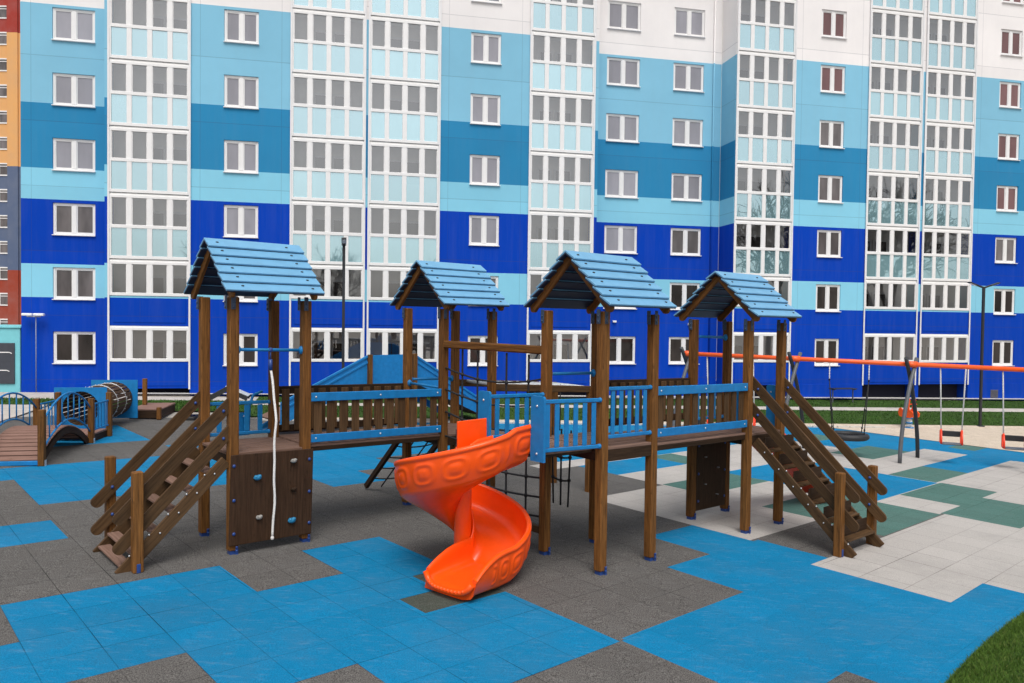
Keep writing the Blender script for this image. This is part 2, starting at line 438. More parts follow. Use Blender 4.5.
def paving():
    # colour fields in tile numbers: later ones lie over earlier ones
    D, B, L, G, M = 0, 1, 2, 3, 4
    F = [
     # near left blue field and its notches
     (-14, 9, -20, 0, B), (6, 8, -20, 0, B), (-14, 4.05, 0, 3, D), (4.05, 6, -2, 0, D),
     (-14, 0, -2, 0, D), (-14, 2, -13, -4, D), (-14, 4, -13, -6, D), (.2, 2, -13, -4, D), (-14, .0, -5, -2, B),
     (8.15, 16.2, -5, 0, D), (8.15, 20, -8, -5, D), (4, 8.2, -13, -8, D), (6, 7.2, -8, -5, B),
     (6.12, 8.15, -4.9, -4, M), (7.12, 8.15, -4, -3, M),
     # right blue field
     (14.15, 16.2, -5.9, -3.95, B), (12.36, 16.45, -7.93, -5.9, B), (8.28, 15.53, -13, -7.93, B), (15.53, 17.62, -13, -10.97, B),
     (7.6, 10.32, -13, -11.07, D),
     # pale fields
     (16.2, 34, -5.8, 8, L), (16.45, 20, -7.8, -5.82, D), (15.53, 24.6, -10.97, -7.85, L), (17.62, 30, -13, -10.9, L), (24.6, 26, -13, -9.9, L),
     (16.2, 20.1, .02, 2.1, D), (16.2, 20.1, 2.1, 20, D), (8, 18.6, .0, 8, D),
     (20.1, 24.6, 2.15, 22, B), (18.4, 24.2, 4.22, 5.3, L), (24.6, 26.3, 2.2, 4.22, G), (26.3, 36, .3, 4.25, L), (24.6, 44, 4.25, 24, B), (20.1, 24, 5.3, 24, B),
     (20.17, 24.4, -1.75, .1, G), (24.4, 30.3, -5.7, .25, B), (20.2, 24.42, -5.78, -3.85, G),
     (19.95, 24.42, -7.8, -5.78, G), (24.42, 26.45, -7.75, -5.74, L), (26.45, 30.45, -7.72, -5.74, G),
     (24.6, 28.75, -9.95, -7.72, G), (28.75, 36, -13, -7.72, L), (30.5, 40.2, -7.72, -5.62, L),
     (30.35, 34.1, -5.62, -3.77, G), (34.1, 44, -5.62, -3.77, B), (30.32, 40.1, -3.77, -1.72, L), (40.1, 44, -5.8, 5, B), (36, 44, -13, -7.72, B), (40.2, 44, -7.8, -5.6, B),
     (33.85, 38.2, -1.72, .36, G), (38.2, 44, -1.72, .4, B), (36, 44, .36, 4.25, B), (30.3, 33.85, -1.75, .3, L), (42, 44, -3.5, -2.2, G), (37.2, 40, 2.6, 4.25, G),
     # far left fields
     (2, 7.9, 7.9, 14.05, B), (-14, 2, 11.9, 14.05, B), (-14, 1.93, 4, 6, B), (7.9, 9.4, 7.9, 14.05, B), (8, 9.2, 15.3, 16.4, B),
     (4.2, 7.9, 18, 23.2, B), (10, 12.05, 5.8, 14.2, B), (12.05, 14, 7.75, 14.2, B), (14, 18.6, 9.7, 14.2, B), (9.4, 10, 8, 14.05, D), (14, 18.6, 14.2, 19, D),
    ]
    is_, js = set(range(-12, 45)), set(range(-12, 29))
    js.add(-13); is_.add(44)
    for i0, i1, j0, j1, c in F:
        for v in (i0, i1):
            if -12 < v < 44: is_.add(round(v, 2))
        for v in (j0, j1):
            if -13 < v < 28: js.add(round(v, 2))
    I = sorted(is_); J = sorted(js)
    mb = MB()
    for a in range(len(I)-1):
        for b_ in range(len(J)-1):
            i0, i1, j0, j1 = I[a], I[a+1], J[b_], J[b_+1]
            if i1-i0 < 1e-4 or j1-j0 < 1e-4: continue
            ic, jc = (i0+i1)/2, (j0+j1)/2
            p = ij2w(ic, jc)
            if w2td(p.x, p.y)[1] > -4.6: continue
            col = 0
            for x0, x1, y0, y1, c in F:
                if x0 <= ic <= x1 and y0 <= jc <= y1: col = c
            P = []
            for i, j in ((i0, j0), (i1, j0), (i1, j1), (i0, j1)):
                q = ij2w(i, j); P.append((q.x, q.y, zg(q.x, q.y)+.002))
            mb.quad(P, [(i0, j0), (i1, j0), (i1, j1), (i0, j1)], col)
    # thin edge of the paving along its near side
    return mb.build('paving', [T_DARK, T_BLUE, T_LIGHT, T_GREEN, T_DKGREEN], kind='structure')
paving()

def sheet(name, poly_fn, mat, lift, n_s, n_w, kind='structure'):
    """ribbon: poly_fn(s, w) -> world xy for s, w in 0..1"""
    mb = MB()
    for a in range(n_s):
        for b_ in range(n_w):
            P = []
            for s_, w_ in ((a, b_), (a+1, b_), (a+1, b_+1), (a, b_+1)):
                x, y = poly_fn(s_/n_s, w_/n_w); P.append((x, y, zg(x, y)+lift))
            mb.quad(P)
    return mb.build(name, mat, kind=kind)
def strip(t0, t1, d0, d1):
    def f(s, w):
        p = td2w(t0+(t1-t0)*s, d0+(d1-d0)*w); return p.x, p.y
    return f
def wob(a, b, f, amp=.05): return lambda x: a+amp*math.sin(x*f)+b
# sand between the paving edge (tile 44) and the lawn
def sandf(s, w):
    j = 26-(40*s)                                   # runs along the paving's far edge
    p = ij2w(44.02+.12*math.sin(j*.9)*0, j)
    t, d = w2td(p.x, p.y)
    d_end = -4.28 + .06*math.sin(t*1.7)
    # go out along +i until the lawn
    q = ij2w(44.02+40, j); t2, d2 = w2td(q.x, q.y)
    k = (d_end-d)/(d2-d); k = max(k, 0.0005)
    return p.x+(q.x-p.x)*k*w, p.y+(q.y-p.y)*k*w
sheet('sand', sandf, SAND, .012, 60, 14)
sheet('gravel_strip', strip(-9, 13, -4.98, -4.2), SAND, .014, 40, 2)
sheet('lawn', strip(-9.5, 27, -4.3, -2.15), SOIL, .020, 80, 6)
sheet('footpath', strip(-9.5, 27, -2.17, -1.62), PATHM, .030, 80, 2)
sheet('lawn', strip(-9.5, 27, -1.65, -.12), SOIL, .024, 80, 6)
sheet('lawn', strip(-13.6, -9.5, -3.45, -1.25), SOIL, .022, 14, 6)
sheet('lawn', lambda s, w: tuple(td2w(-20+6.4*s, -2.6+.2*s+(1.9-.9*s)*w)), SOIL, .022, 14, 5)
sheet('footpath', strip(-22, -9.5, -1.27, .9), PATHM, .018, 30, 5)
sheet('footpath', lambda s, w: tuple(td2w(-24+8.3*s, -9.5+9.5*w)), PATHM, .014, 20, 14)
sheet('apron', strip(-15, 27, -.34, .02), CURB, .115, 80, 1)

def curbs():
    mb = MB()
    n = 40
    for k in range(44):
        t0 = -9 + k*.5
        a, b_ = td2w(t0+.01, -4.99), td2w(t0+.49, -4.99)
        mb.bar((a.x, a.y, zg(a.x, a.y)+.02), (b_.x, b_.y, zg(b_.x, b_.y)+.02), .07, .08, ch=.012)
    mb.build('kerb', CURB, kind='structure')
curbs()

def edge_i(i):          # near lawn edge, a shallow curve in tile units
    return -12.16 - .012*(i-14.9)**2
def near_lawn():
    def f(s, w):
        i = 9+12*s; j0 = edge_i(i)
        p = ij2w(i, j0 - w*6); return p.x, p.y
    sheet('lawn', f, SOIL, .018, 30, 8)
    mb = MB(); rnd = random.Random(3)
    for n in range(36000):
        i = rnd.uniform(10.3, 18.5); dj = rnd.random()**1.4*3.0
        j = edge_i(i)-dj
        p = ij2w(i, j); z = zg(p.x, p.y)+.015
        if p.x/p.y < .50: continue
        hgt = rnd.uniform(.025, .062)*(1 if dj > .1 else .8); w = rnd.uniform(.0022, .0042); an = rnd.uniform(0, 6.28)
        lx, ly = rnd.gauss(0, .45)*hgt, rnd.gauss(0, .45)*hgt
        dx, dy = math.cos(an)*w, math.sin(an)*w
        mb.quad([(p.x-dx, p.y-dy, z), (p.x+dx, p.y+dy, z), (p.x+lx*.5+dx*.7, p.y+ly*.5+dy*.7, z+hgt*.6), (p.x+lx, p.y+ly, z+hgt)])
    mb.build('grass', BLADE, kind='stuff')
near_lawn()
def far_grass():
    mb = MB(); rnd = random.Random(5)
    def put(t, d):
        p = td2w(t, d); z = zg(p.x, p.y)+.02
        hgt = rnd.uniform(.03, .065); w = rnd.uniform(.010, .022); an = rnd.uniform(0, 6.28)
        lx, ly = rnd.gauss(0, .6)*hgt, rnd.gauss(0, .6)*hgt
        dx, dy = math.cos(an)*w, math.sin(an)*w
        mb.quad([(p.x-dx, p.y-dy, z), (p.x+dx, p.y+dy, z), (p.x+lx, p.y+ly, z+hgt)])
    for n in range(26000):
        t = rnd.uniform(-9.5, 25); put(t, rnd.uniform(-4.27, -2.2) if rnd.random() < .58 else rnd.uniform(-1.6, -.36))
    for n in range(4500):
        put(rnd.uniform(-13.6, -9.5), rnd.uniform(-3.4, -1.3))
    for n in range(3000):
        s = rnd.random(); put(-20+6.4*s, -2.6+.2*s+(1.9-.9*s)*rnd.random())
    mb.build('grass', LAWNB, kind='stuff')
far_grass()

# ------------------------------------------------------------------ the apartment block
TOP = ZB + 8*HF + .5
apt = empty('apartment_building', (0, FY, 0), FA, label='long apartment block in bands of white, sky blue and royal blue with glazed loggias', cat='apartment building')
def wall(t0, t1, d, wins=(), thick=1.2, nk=8, z0=-1.2, left=True, right=True):
    mb = MB(); W = t1-t0
    tb = sorted({t0, t1, *[x for w in wins for x in w]})
    zb = [z0]
    rows = []
    for k in range(nk):
        zb += [ZB+k*HF, ZB+k*HF+1.17]; rows.append((ZB+k*HF, ZB+k*HF+1.17))
    zb.append(TOP)
    if not wins: zb = [z0, TOP]
    for a in range(len(tb)-1):
        for b_ in range(len(zb)-1):
            A, B, C, E = tb[a], tb[a+1], zb[b_], zb[b_+1]
            hole = any(abs(A-w[0]) < 1e-6 for w in wins) and any(abs(C-r[0]) < 1e-6 for r in rows)
            if hole:
                r = .13
                mb.quad([(A, d, C), (B, d, C), (B, d+r, C), (A, d+r, C)])
                mb.quad([(A, d, E), (A, d+r, E), (B, d+r, E), (B, d, E)])
                mb.quad([(A, d, C), (A, d+r, C), (A, d+r, E), (A, d, E)])
                mb.quad([(B, d, C), (B, d, E), (B, d+r, E), (B, d+r, C)])
                mb.quad([(A, d+r, C), (B, d+r, C), (B, d+r, E), (A, d+r, E)])
            else:
                mb.quad([(A, d, C), (B, d, C), (B, d, E), (A, d, E)], [(A-t0, t1-A), (B-t0, t1-B), (B-t0, t1-B), (A-t0, t1-A)])
    far = [(5, 5)]*4
    if left: mb.quad([(t0, d+thick, z0), (t0, d, z0), (t0, d, TOP), (t0, d+thick, TOP)], far)
    if right: mb.quad([(t1, d, z0), (t1, d+thick, z0), (t1, d+thick, TOP), (t1, d, TOP)], far)
    mb.quad([(t0, d, TOP), (t1, d, TOP), (t1, d+thick, TOP), (t0, d+thick, TOP)], far)
    if W > 1:        # plinth a little proud of the wall
        mb.box(t0+.004, t1-.004, d-.035, d-.003, z0, .72 if d < .5 else .78, .004)
    return mb.build('wall', FAC, apt)
D1 = 1.3
WALLS = [(-17.92, -14.76, D1, [(-16.88, -15.46)]), (-14.77, -14.63, 0, []), (-11.94, -8.44, 0, [(-10.79, -9.59)]), (-5.76, -5.615, 0, []),
         (-2.945, .61, 0, [(-1.76, -.57)]), (3.255, 3.43, 0, []), (3.43, 9.44, D1, [(4.21, 5.68), (7.20, 8.61)]), (9.425, 9.47, 0, []),
         (12.145, 15.72, 0, [(13.37, 14.56)]), (18.375, 18.575, 0, []), (21.13, 26.5, 0, [(22.44, 23.60)])]
for t0, t1, d, w in WALLS:
    wall(t0, t1, d, w, 1.25)
# the mass of the block behind, and the rear walls of the loggias
mb = MB(); mb.box(-17.9, 3.4, D1+1.2, 13, -1.5, TOP-.05, .01); mb.box(3.3, 9.6, D1+1.21, 12.9, -1.5, TOP-.06, .01); mb.box(9.43, 26.45, .59, 12.95, -1.5, TOP-.05, .01); mb.box(-14.7, 3.4, .59, 2.6, -1.5, TOP-.08, .01)
mb.build('core', INSIDE, apt)
mb = MB(); mb.box(-18.1, 26.7, -.25, 13.1, TOP+.002, TOP+.22, .02); mb.build('roof', GREYMETAL, apt)

# window kinds
def make_window(w, hgt=1.17):
    f = MB(); b = .075
    f.box(0, b, 0, .06, 0, hgt, .008); f.box(w-b, w, 0, .06, 0, hgt, .008)
    f.box(b, w-b, 0, .06, 0, b+.01, .008); f.box(b, w-b, 0, .06, hgt-b, hgt, .008)
    c = w/2
    f.box(c-.075, c+.075, -.008, .062, b+.01, hgt-b, .008)
    for a, e in ((b, c-.075), (c+.075, w-b)):
        f.box(a, a+.03, .012, .05, b+.01, hgt-b, .004); f.box(e-.03, e, .012, .05, b+.01, hgt-b, .004)
        f.box(a+.03, e-.03, .012, .05, b+.01, b+.04, .004); f.box(a+.03, e-.03, .012, .05, hgt-b-.03, hgt-b, .004)
    p = MB()
    p.quad([(b, .03, b), (c, .03, b), (c, .03, hgt-b), (b, .03, hgt-b)]); p.quad([(c, .03, b), (w-b, .03, b), (w-b, .03, hgt-b), (c, .03, hgt-b)])
    s = MB(); s.obox((w/2, -.04, -.012), ((1, 0, 0), (0, 1, -.06), (0, 0, 1)), (w/2+.014, .075, .015), .004)
    fo = f.build('window', WHITE, apt); po = p.build('pane', PGREY, fo); so = s.build('sill', WHITEM, fo)
    return fo
def windows():
    rnd = random.Random(11)
    protos = {}
    for t0, t1, d, ws in WALLS:
        for w0, w1 in ws:
            key = round(w1-w0, 2)
            for k in range(8):
                if key not in protos: o = protos[key] = make_window(w1-w0); first = True
                else: o = dup(protos[key], apt); first = False
                o.location = (w0, d+.045, ZB+k*HF)
                po = [c for c in o.children if c.name.startswith('pane')][0]
                if k <= 1: m = PDARK if (k == 0 or w0 > 0) else PMID
                elif w0 > 20: m = PBROWN if k > 2 else PMID
                elif k == 2: m = PMID if w0 > 6 or w0 < -12 else PGREY
                elif w0 > 12: m = PBROWN if k > 4 else PMID
                else: m = PGREY
                po.data = po.data.copy() if not first else po.data
                po.data.materials[0] = m
windows()

LOG = [(-14.63, -11.94), (-8.44, -5.76), (-5.615, -2.945), (.61, 3.255), (9.47, 12.145), (15.72, 18.375), (18.575, 21.13)]
def make_loggia(w, low, doors, ground=False):
    """one glazed loggia; local origin: left front corner at the storey joint"""
    f = MB(); e = .085; n = 4
    wp = (w-2*e-3*.17)/4
    z0 = 1.09 if low else .05
    zt = 2.31
    f.box(.004, e, -.035, .05, z0, zt, .008); f.box(w-e, w-.004, -.035, .05, z0, zt, .008)
    xs = [e+k*(wp+.17) for k in range(4)]
    for k in range(1, 4): f.box(xs[k]-.17, xs[k], -.03, .05, z0+.1, zt-.09, .008)
    f.box(e, w-e, -.034, .05, z0, z0+.11, .008); f.box(e, w-e, -.034, .05, zt-.1, zt, .008)
    if not low: f.box(e, w-e, -.037, .045, 1.14, 1.26, .008)
    for x in xs:                                            # sash edges
        f.box(x, x+.025, -.012, .03, 1.2, zt-.1, .003); f.box(x+wp-.025, x+wp, -.012, .03, 1.2, zt-.1, .003)
    fo = f.build('loggia', WHITE, apt)
    g = MB()
    for x in xs: g.quad([(x, .012, 1.2), (x+wp, .012, 1.2), (x+wp, .012, zt-.09), (x, .012, zt-.09)])
    g.build('glass_pane', CLEAR, fo)
    if low:
        p = MB()
        p.box(.004, w-.004, -.01, .12, .12 if ground else .02, 1.085, .006)
        p.box(.14, w-.14, -.028, -.011, .22 if ground else .14, .97, .012)
        p.build('parapet_panel', FAC, fo)
    else:
        p = MB()
        for x in xs: p.quad([(x-.01, .005, .15), (x+wp+.01, .005, .15), (x+wp+.01, .005, 1.15), (x-.01, .005, 1.15)])
        p.build('parapet_panel', CYAN, fo)
    s = MB(); s.box(0, w, .125 if ground else .0, 1.2, .13 if ground else -.05, .18 if ground else .03, .006); s.build('floor_slab', VOIDSHADE if ground else SLABM, fo)
    dr = MB(); x = doors
    dr.box(x, x+.62, 0.535, 0.585, .08, 1.86, .006); dr.box(x+.70, x+1.45, 0.535, 0.585, .85, 1.86, .006)
    do = dr.build('balcony_door', WHITE, fo)
    gp = MB()
    gp.quad([(x+.09, 0.53, .18), (x+.53, 0.53, .18), (x+.53, 0.53, 1.77), (x+.09, 0.53, 1.77)])
    gp.quad([(x+.79, 0.53, .94), (x+1.37, 0.53, .94), (x+1.37, 0.53, 1.77), (x+.79, 0.53, 1.77)])
    gp.build('glazing', PDOOR, fo)
    return fo
def loggias():
    dpos = [1.15, .75, .70, .45, .25, .1, .1]
    for (t0, t1), dx in zip(LOG, dpos):
        hi = make_loggia(t1-t0, False, dx); lo = make_loggia(t1-t0, True, dx); gr = make_loggia(t1-t0, True, dx, True)
        for k in range(8):
            src = (gr, lo, hi)[min(k, 2)]
            o = src if k < 3 else dup(src, apt)
            o.location = (t0, 0, ZB+k*HF-.95)
        mb = MB()
        for x in (t0-.0, t1):
            mb.box(x-.032, x+.032, -.06, -.038, .66, ZB+8*HF, .004)
        mb.build('edge_trim', WHITEM, apt)
        mb = MB(); mb.quad([(t0, .58, -1), (t1, .58, -1), (t1, .58, .72), (t0, .58, .72)]); mb.build('void_shade_sheet', VOIDSHADE, apt)  # near black sheet paints the shade below the loggias
loggias()
# drainpipe, basement grille
mb = MB(); mb.tube([(9.05, D1-.06, -.5), (9.05, D1-.06, TOP)], .035, 8); mb.build('drainpipe', FAC, apt)
mb = MB(); mb.box(22.36, 22.76, -.055, -.03, .05, .42, .006)
for k in range(7): mb.box(22.39, 22.73, -.066, -.056, .09+k*.045, .11+k*.045, .002)
mb.build('grille', VENTM, apt)
mb = MB(); mb.box(4.62, 4.78, D1-.09, D1-.005, 3.28, 3.36, .01); mb.box(8.05, 8.15, D1-.09, D1-.005, 3.2, 3.3, .01); mb.build('wall_lamp', LAMPW, apt)
tag(bpy.data.objects['wall_lamp'], 'small white fitting')

# ------------------------------------------------------------------ neighbours
def stripes():
    m, nt, b = _nodes('neighbour_paint')
    g = nt.nodes.new('ShaderNodeNewGeometry'); sp = N(nt, 'ShaderNodeSeparateXYZ'); nt.links.new(g.outputs['Position'], sp.inputs[0])
    cr = nt.nodes.new('ShaderNodeValToRGB'); cr.color_ramp.interpolation = 'CONSTANT'
    el = cr.color_ramp.elements
    for i, (p, c) in enumerate([(0, (.30, .042, .018)), (6.97, (.085, .12, .21)), (15.43, (.72, .37, .13)), (26.1, (.33, .030, .018))]):
        e = el[i] if i < 2 else el.new(p/40); e.position = p/40; e.color = (*c, 1)
    nt.links.new(math_(nt, 'DIVIDE', sp.outputs[2], 40.), cr.inputs[0])
    o = mixc(nt, math_(nt, 'MULTIPLY', ramp(nt, noise(nt, g.outputs['Position'], .8, 5), .4, .7), .15), cr.outputs[0], (.3, .3, .3))
    nt.links.new(o, b.inputs['Base Color']); b.inputs['Roughness'].default_value = .8
    return m
NB = stripes()
nb = empty('apartment_building', (-52, 62, -1), 0, label='distant high apartment block in red, orange and slate bands behind the turquoise wall', cat='apartment building')
mb = MB(); mb.box(-14, 11.9, 0, 12, -1, 38, .02); mb.box(10.75, 11.62, -.15, -.003, -1, 38, .02); mb.build('wall', NB, nb)
mb = MB(); mb.box(-14.2, 12.0, -.2, 12.2, 38.003, 38.4, .02); mb.build('roof', GREYMETAL, nb)
def nwin():
    w, hh = 1.75, 1.05
    f = MB(); b = .1
    f.box(0, w, -.05, .02, 0, b, .006); f.box(0, w, -.05, .02, hh-b, hh, .006); f.box(0, b, -.05, .02, b, hh-b, .006); f.box(w-b, w, -.05, .02, b, hh-b, .006); f.box(w/2-.07, w/2+.07, -.055, .02, b, hh-b, .006)
    f.box(b, w-b, -.052, .015, hh*.72, hh*.72+.06, .004)
    fo = f.build('window', WHITE, nb)
    p = MB(); p.quad([(b, -.02, b), (w-b, -.02, b), (w-b, -.02, hh-b), (b, -.02, hh-b)]); p.build('pane', PMID, fo)
    return fo
src = nwin()
first = True
for col in range(4):
    for k in range(14):
        o = src if first else dup(src, nb); first = False
        o.location = (9.15-col*3.6, -.004, 2.0+1+k*2.115)
tq = empty('commercial_wing', (0, FY, 0), FA, label='low turquoise wing with a dark notice board left of the blue block', cat='annex')
mb = MB(); mb.box(-26, -17.97, D1+.03, D1+6, -1, 2.80, .02); mb.box(-26.1, -17.93, D1-.02, D1+6.1, 2.803, 2.87, .01); mb.build('wall', TURQ, tq)
mb = MB(); mb.box(-20.2, -18.14, D1-.02, D1+.026, .78, 2.26, .01); bd = mb.build('notice_board', BOARD, tq)
mb = MB()
for z, L in ((1.93, .30), (1.28, .22)):
    mb.bar((-18.95, D1-.03, z), (-18.60+L, D1-.03, z-.01), .006, .035, ch=.002); mb.bar((-18.60+L, D1-.03, z-.01), (-18.52+L, D1-.03, z-.05), .006, .03, ch=.002)
mb.build('lettering', WHITE, bd)
# ------------------------------------------------------------------ the climbing structure
PHI = math.atan2(U.y, U.x)
SA = GX*U.x+GY*U.y; SB = GX*V.x+GY*V.y
def L(a, b, z): return Vector((a, b, z+SA*a+SB*b))
S = 1.0438; OF = .0
TA, TB, TC, TD = (-3.489+OF, 3.4575+OF), (OF, 3.4575+OF), (OF, OF), (3.524+OF, OF)
play = empty('play_structure', rw(0, 0), PHI, label='large wooden climbing structure of four blue gabled towers joined by bridges', cat='climbing frame')
ZU = Vector((0, 0, 1))
# posts
def make_post(h=3.44):
    m = MB(); m.box(-.064, .064, -.064, .064, .05, h, .012)
    for k in (0,):       # the laminated joint line down two faces
        m.box(-.0035, .0035, -.0655, -.063, .05, h-.02, .0005); m.box(-.0655, -.063, -.0035, .0035, .05, h-.02, .0005)
    p = m.build('post', WPOST, play)
    f = MB(); f.box(.014, .05, -.078, -.0655, -.02, .11, .004); f.box(-.05, .05, -.05, .05, -.03, .05, .004)
    for zz in (.05, .10): f.blob((.025, -.084, zz), (.016, .012, .016), nu=6, nv=4)
    f.build('foot_bracket', BOLT, p)
    return p
pp = make_post(); first = True
for (ta, tb) in (TA, TB, TC, TD):
    for da, db in ((0, 0), (S, 0), (0, S), (S, S)):
        o = pp if first else dup(pp, play)
        first = False
        o.location = L(ta+da, tb+db, 0)
# roofs
def make_roof():
    """origin: middle of the tower at paving level"""
    ha, hb, ze, za = .695, .755, 3.505, 4.235
    n = 6
    m = MB()
    for sg in (-1, 1):
        run = Vector((0, sg*hb, ze-za)); Ls = run.length; rd = run.normalized(); nrm = Vector((0, sg*(za-ze), hb)).normalized()
        for k in range(n):
            c0 = k/n*Ls - .012; c1 = (k+1)/n*Ls + .022
            p0 = Vector((0, 0, za))+rd*c0+nrm*.004; p1 = Vector((0, 0, za))+rd*c1+nrm*.046
            mid = (p0+p1)/2; ax = (p1-p0).normalized(); nn = Vector((1, 0, 0)).cross(ax); 
            if nn.z < 0: nn = -nn
            m.obox(mid, ((1, 0, 0), ax, nn), (ha, (p1-p0).length/2, .012), .003)
            u_ = mid-nn*.0215; m.obox(u_, ((1, 0, 0), ax, nn), (ha-.002, (p1-p0).length/2-.002, .009), .002, 1)  # thin dark layer: the shade below each board painted in
            for xa in (-.50, .50):
                bp = p0+(p1-p0)*.52+nn*.012
                m.blob((xa+(.02*k-.05), bp.y, bp.z), (.023, .023, .012), nu=8, nv=4, mi=2)
    r = m.build('roof', [ROOFB, ROOFSHADE, DARKMETAL], play)
    for sa_ in (-1, 1):
        for sg in (-1, 1):
            g = MB(); a_ = sa_*.585
            p0 = Vector((a_, 0, za-.075)); p1 = Vector((a_, sg*(hb-.055), ze-.02))
            g.bar(p0+Vector((0, sg*.012, 0)), p1, .05, .115, ch=.008)
            d = (p1-p0).normalized()
            g.tube([p1+Vector((-.0245, 0, 0)), p1+Vector((.0245, 0, 0))], .057, 14)
            for tt in (.3, .62): 
                q = p0.lerp(p1, tt); g.blob((a_+sa_*.026, q.y, q.z), (.008, .016, .016), nu=7, nv=4)
            g.build('rafter', WPOST, r)
    for a_ in (-1, 1):
        for b_ in (-1, 1):
            g = MB(); x = a_*.52; y = b_*.52
            g.box(x-.03, x+.03, y+b_*.066, y+b_*.080, 3.28, 3.47, .004); g.box(x-.082*1, x-.067, y-.03, y+.03, 3.28, 3.47, .004)
            for zz in (3.31, 3.38): g.blob((x-.084, y, zz), (.012, .018, .018), nu=7, nv=4); g.blob((x, y+b_*.082, zz), (.018, .012, .018), nu=7, nv=4)
            g.build('bracket', BRACK, r)
    return r
rr = make_roof(); first = True
for (ta, tb) in (TA, TB, TC, TD):
    o = rr if first else dup(rr, play); first = False
    o.location = L(ta+S/2-.025, tb+S/2, 0)
# decks
def deck(name, a0, a1, b0, b1, z, along='a', thick=.04, n=8, fascia=.15):
    m = MB()
    for k in range(n):
        if along == 'a':
            w = (b1-b0)/n; y = b0+w*(k+.5)
            m.bar(L(a0, y, z-thick/2), L(a1, y, z-thick/2), w-.012, thick, ch=.005)
        else:
            w = (a1-a0)/n; x = a0+w*(k+.5)
            m.bar(L(x, b0, z-thick/2), L(x, b1, z-thick/2), w-.012, thick, ch=.005)
    o = m.build(name, WDECK, play)
    if fascia:
        zc = z-thick-fascia/2-.002
        for y in (b0+.03, b1-.03): g = MB(); g.bar(L(a0+.01, y, zc), L(a1-.01, y, zc), .05, fascia, ch=.006); g.build('joist', WDARK, o)
        for x in (a0+.04, a1-.04): g = MB(); g.bar(L(x, b0+.06, zc), L(x, b1-.06, zc), .05, fascia-.006, ch=.006); g.build('joist', WDARK, o)
    return o
for (ta, tb), z in ((TA, 1.36), (TB, 1.38), (TC, 1.67), (TD, 1.62)):
    deck('platform', ta-.05, ta+S+.05, tb-.05, tb+S+.05, z)
deck('bridge_deck', TA[0]+S+.06, TB[0]-.06, TA[1]-.02, TA[1]+S+.02, 1.385, 'a', .035, 7, .06)
deck('bridge_deck', TC[0]+S+.06, TD[0]-.06, TC[1]-.02, TC[1]+S+.02, 1.635, 'a', .035, 7, .07)
deck('slide_landing', -1.05, -.06, .10, 1.06, 1.66, 'a', .035, 6, .03)
# bridge railings
def bridge_rail(a0, a1, b, zt, zb_, planks, side):
    """planks on the outer face (side = -1 towards the viewer), slats behind them"""
    m = MB(); m.bar(L(a0, b+side*.022, zt), L(a1, b+side*.022, zt), .030, .125, ch=.008)
    for x in (a0+.08, (a0+a1)/2, a1-.08): m.blob(L(x, b+side*.038, zt), (.016, .008, .016), nu=7, nv=4, mi=1)
    o = m.build('railing', [planks, STEELW], play)
    m = MB(); m.bar(L(a0, b+side*.022, zb_), L(a1, b+side*.022, zb_), .030, .115, ch=.008)
    for x in (a0+.08, (a0+a1)/2, a1-.08): m.blob(L(x, b+side*.038, zb_), (.016, .008, .016), nu=7, nv=4, mi=1)
    m.build('bottom_rail', [planks, STEELW], o)
    n = 11; rnd = random.Random(int(a0*10))
    for k in range(n):
        x = a0+.13+(a1-a0-.26)*k/(n-1)
        s_ = MB(); s_.box(-.062, .062, -.012, .012, zb_-zt-.03, .02, .005)
        so = s_.build('slat', WPLANK, o); so.location = L(x, b-side*.008, zt); 
for side, b, mt in ((-1, TA[1]-.01, BLUE), (1, TA[1]+S+.01, WDARK)):
    bridge_rail(TA[0]+S+.066, TB[0]-.066, b, 2.07, 1.475, mt, side)
for side, b, mt in ((-1, TC[1]-.01, BLUE), (1, TC[1]+S+.01, WDARK)):
    bridge_rail(TC[0]+S+.066, TD[0]-.066, b, 2.375, 1.785, mt, side)
# blue picket railings
def picket_rail(p, q, zb_, zt, n, ends=True):
    p = Vector((p[0], p[1])); q = Vector((q[0], q[1])); d = (q-p).normalized()
    o = None
    for z in (zt, zb_):
        m = MB(); m.bar(L(p.x, p.y, z), L(q.x, q.y, z), .035, .05, ch=.012)
        if ends:
            for e in (p, q): m.blob(L(e.x, e.y, z), (.034, .034, .034), nu=8, nv=5)
        if o is None: o = m.build('railing', BLUE, play)
        else: m.build('bottom_rail', BLUE, o)
    ln = (q-p).length
    for k in range(n):
        t = p+d*(ln*(k+.7)/(n+.4))
        s_ = MB(); s_.obox((0, 0, (zt-zb_)/2), ((d.x, d.y, 0), (-d.y, d.x, 0), (0, 0, 1)), (.036, .009, (zt-zb_)/2-.03), .005)
        so = s_.build('picket', BLUE, o); so.location = L(t.x, t.y, zb_)
    return o
picket_rail((TC[0]+.07, -.02), (TC[0]+S-.07, -.02), 1.80, 2.43, 5)
picket_rail((-1.04, .08), (TC[0]-.07, -.02), 1.69, 2.29, 6)
picket_rail((-1.02, 1.06), (TC[0]-.07, S+OF), 1.72, 2.26, 5)
picket_rail((TA[0]+.07, TA[1]+S), (TA[0]+S-.07, TA[1]+S), 1.45, 1.90, 4)
picket_rail((TD[0]+.07, TD[1]+S+.02), (TD[0]+S-.07, TD[1]+S+.02), 1.72, 2.22, 5)
def pipe(p, q, r=.022):
    m = MB(); m.tube([p, q], r, 8)
    for e in (p, q): m.blob(e, (.045, .045, .06), nu=8, nv=5)
    m.build('crossbar', BLUE, play)
pipe(L(TA[0]+.066, TA[1], 2.74), L(TA[0]+S-.066, TA[1], 2.74))
pipe(L(TC[0]+.066, TC[1]+S, 2.55), L(TC[0]+S-.066, TC[1]+S, 2.55))
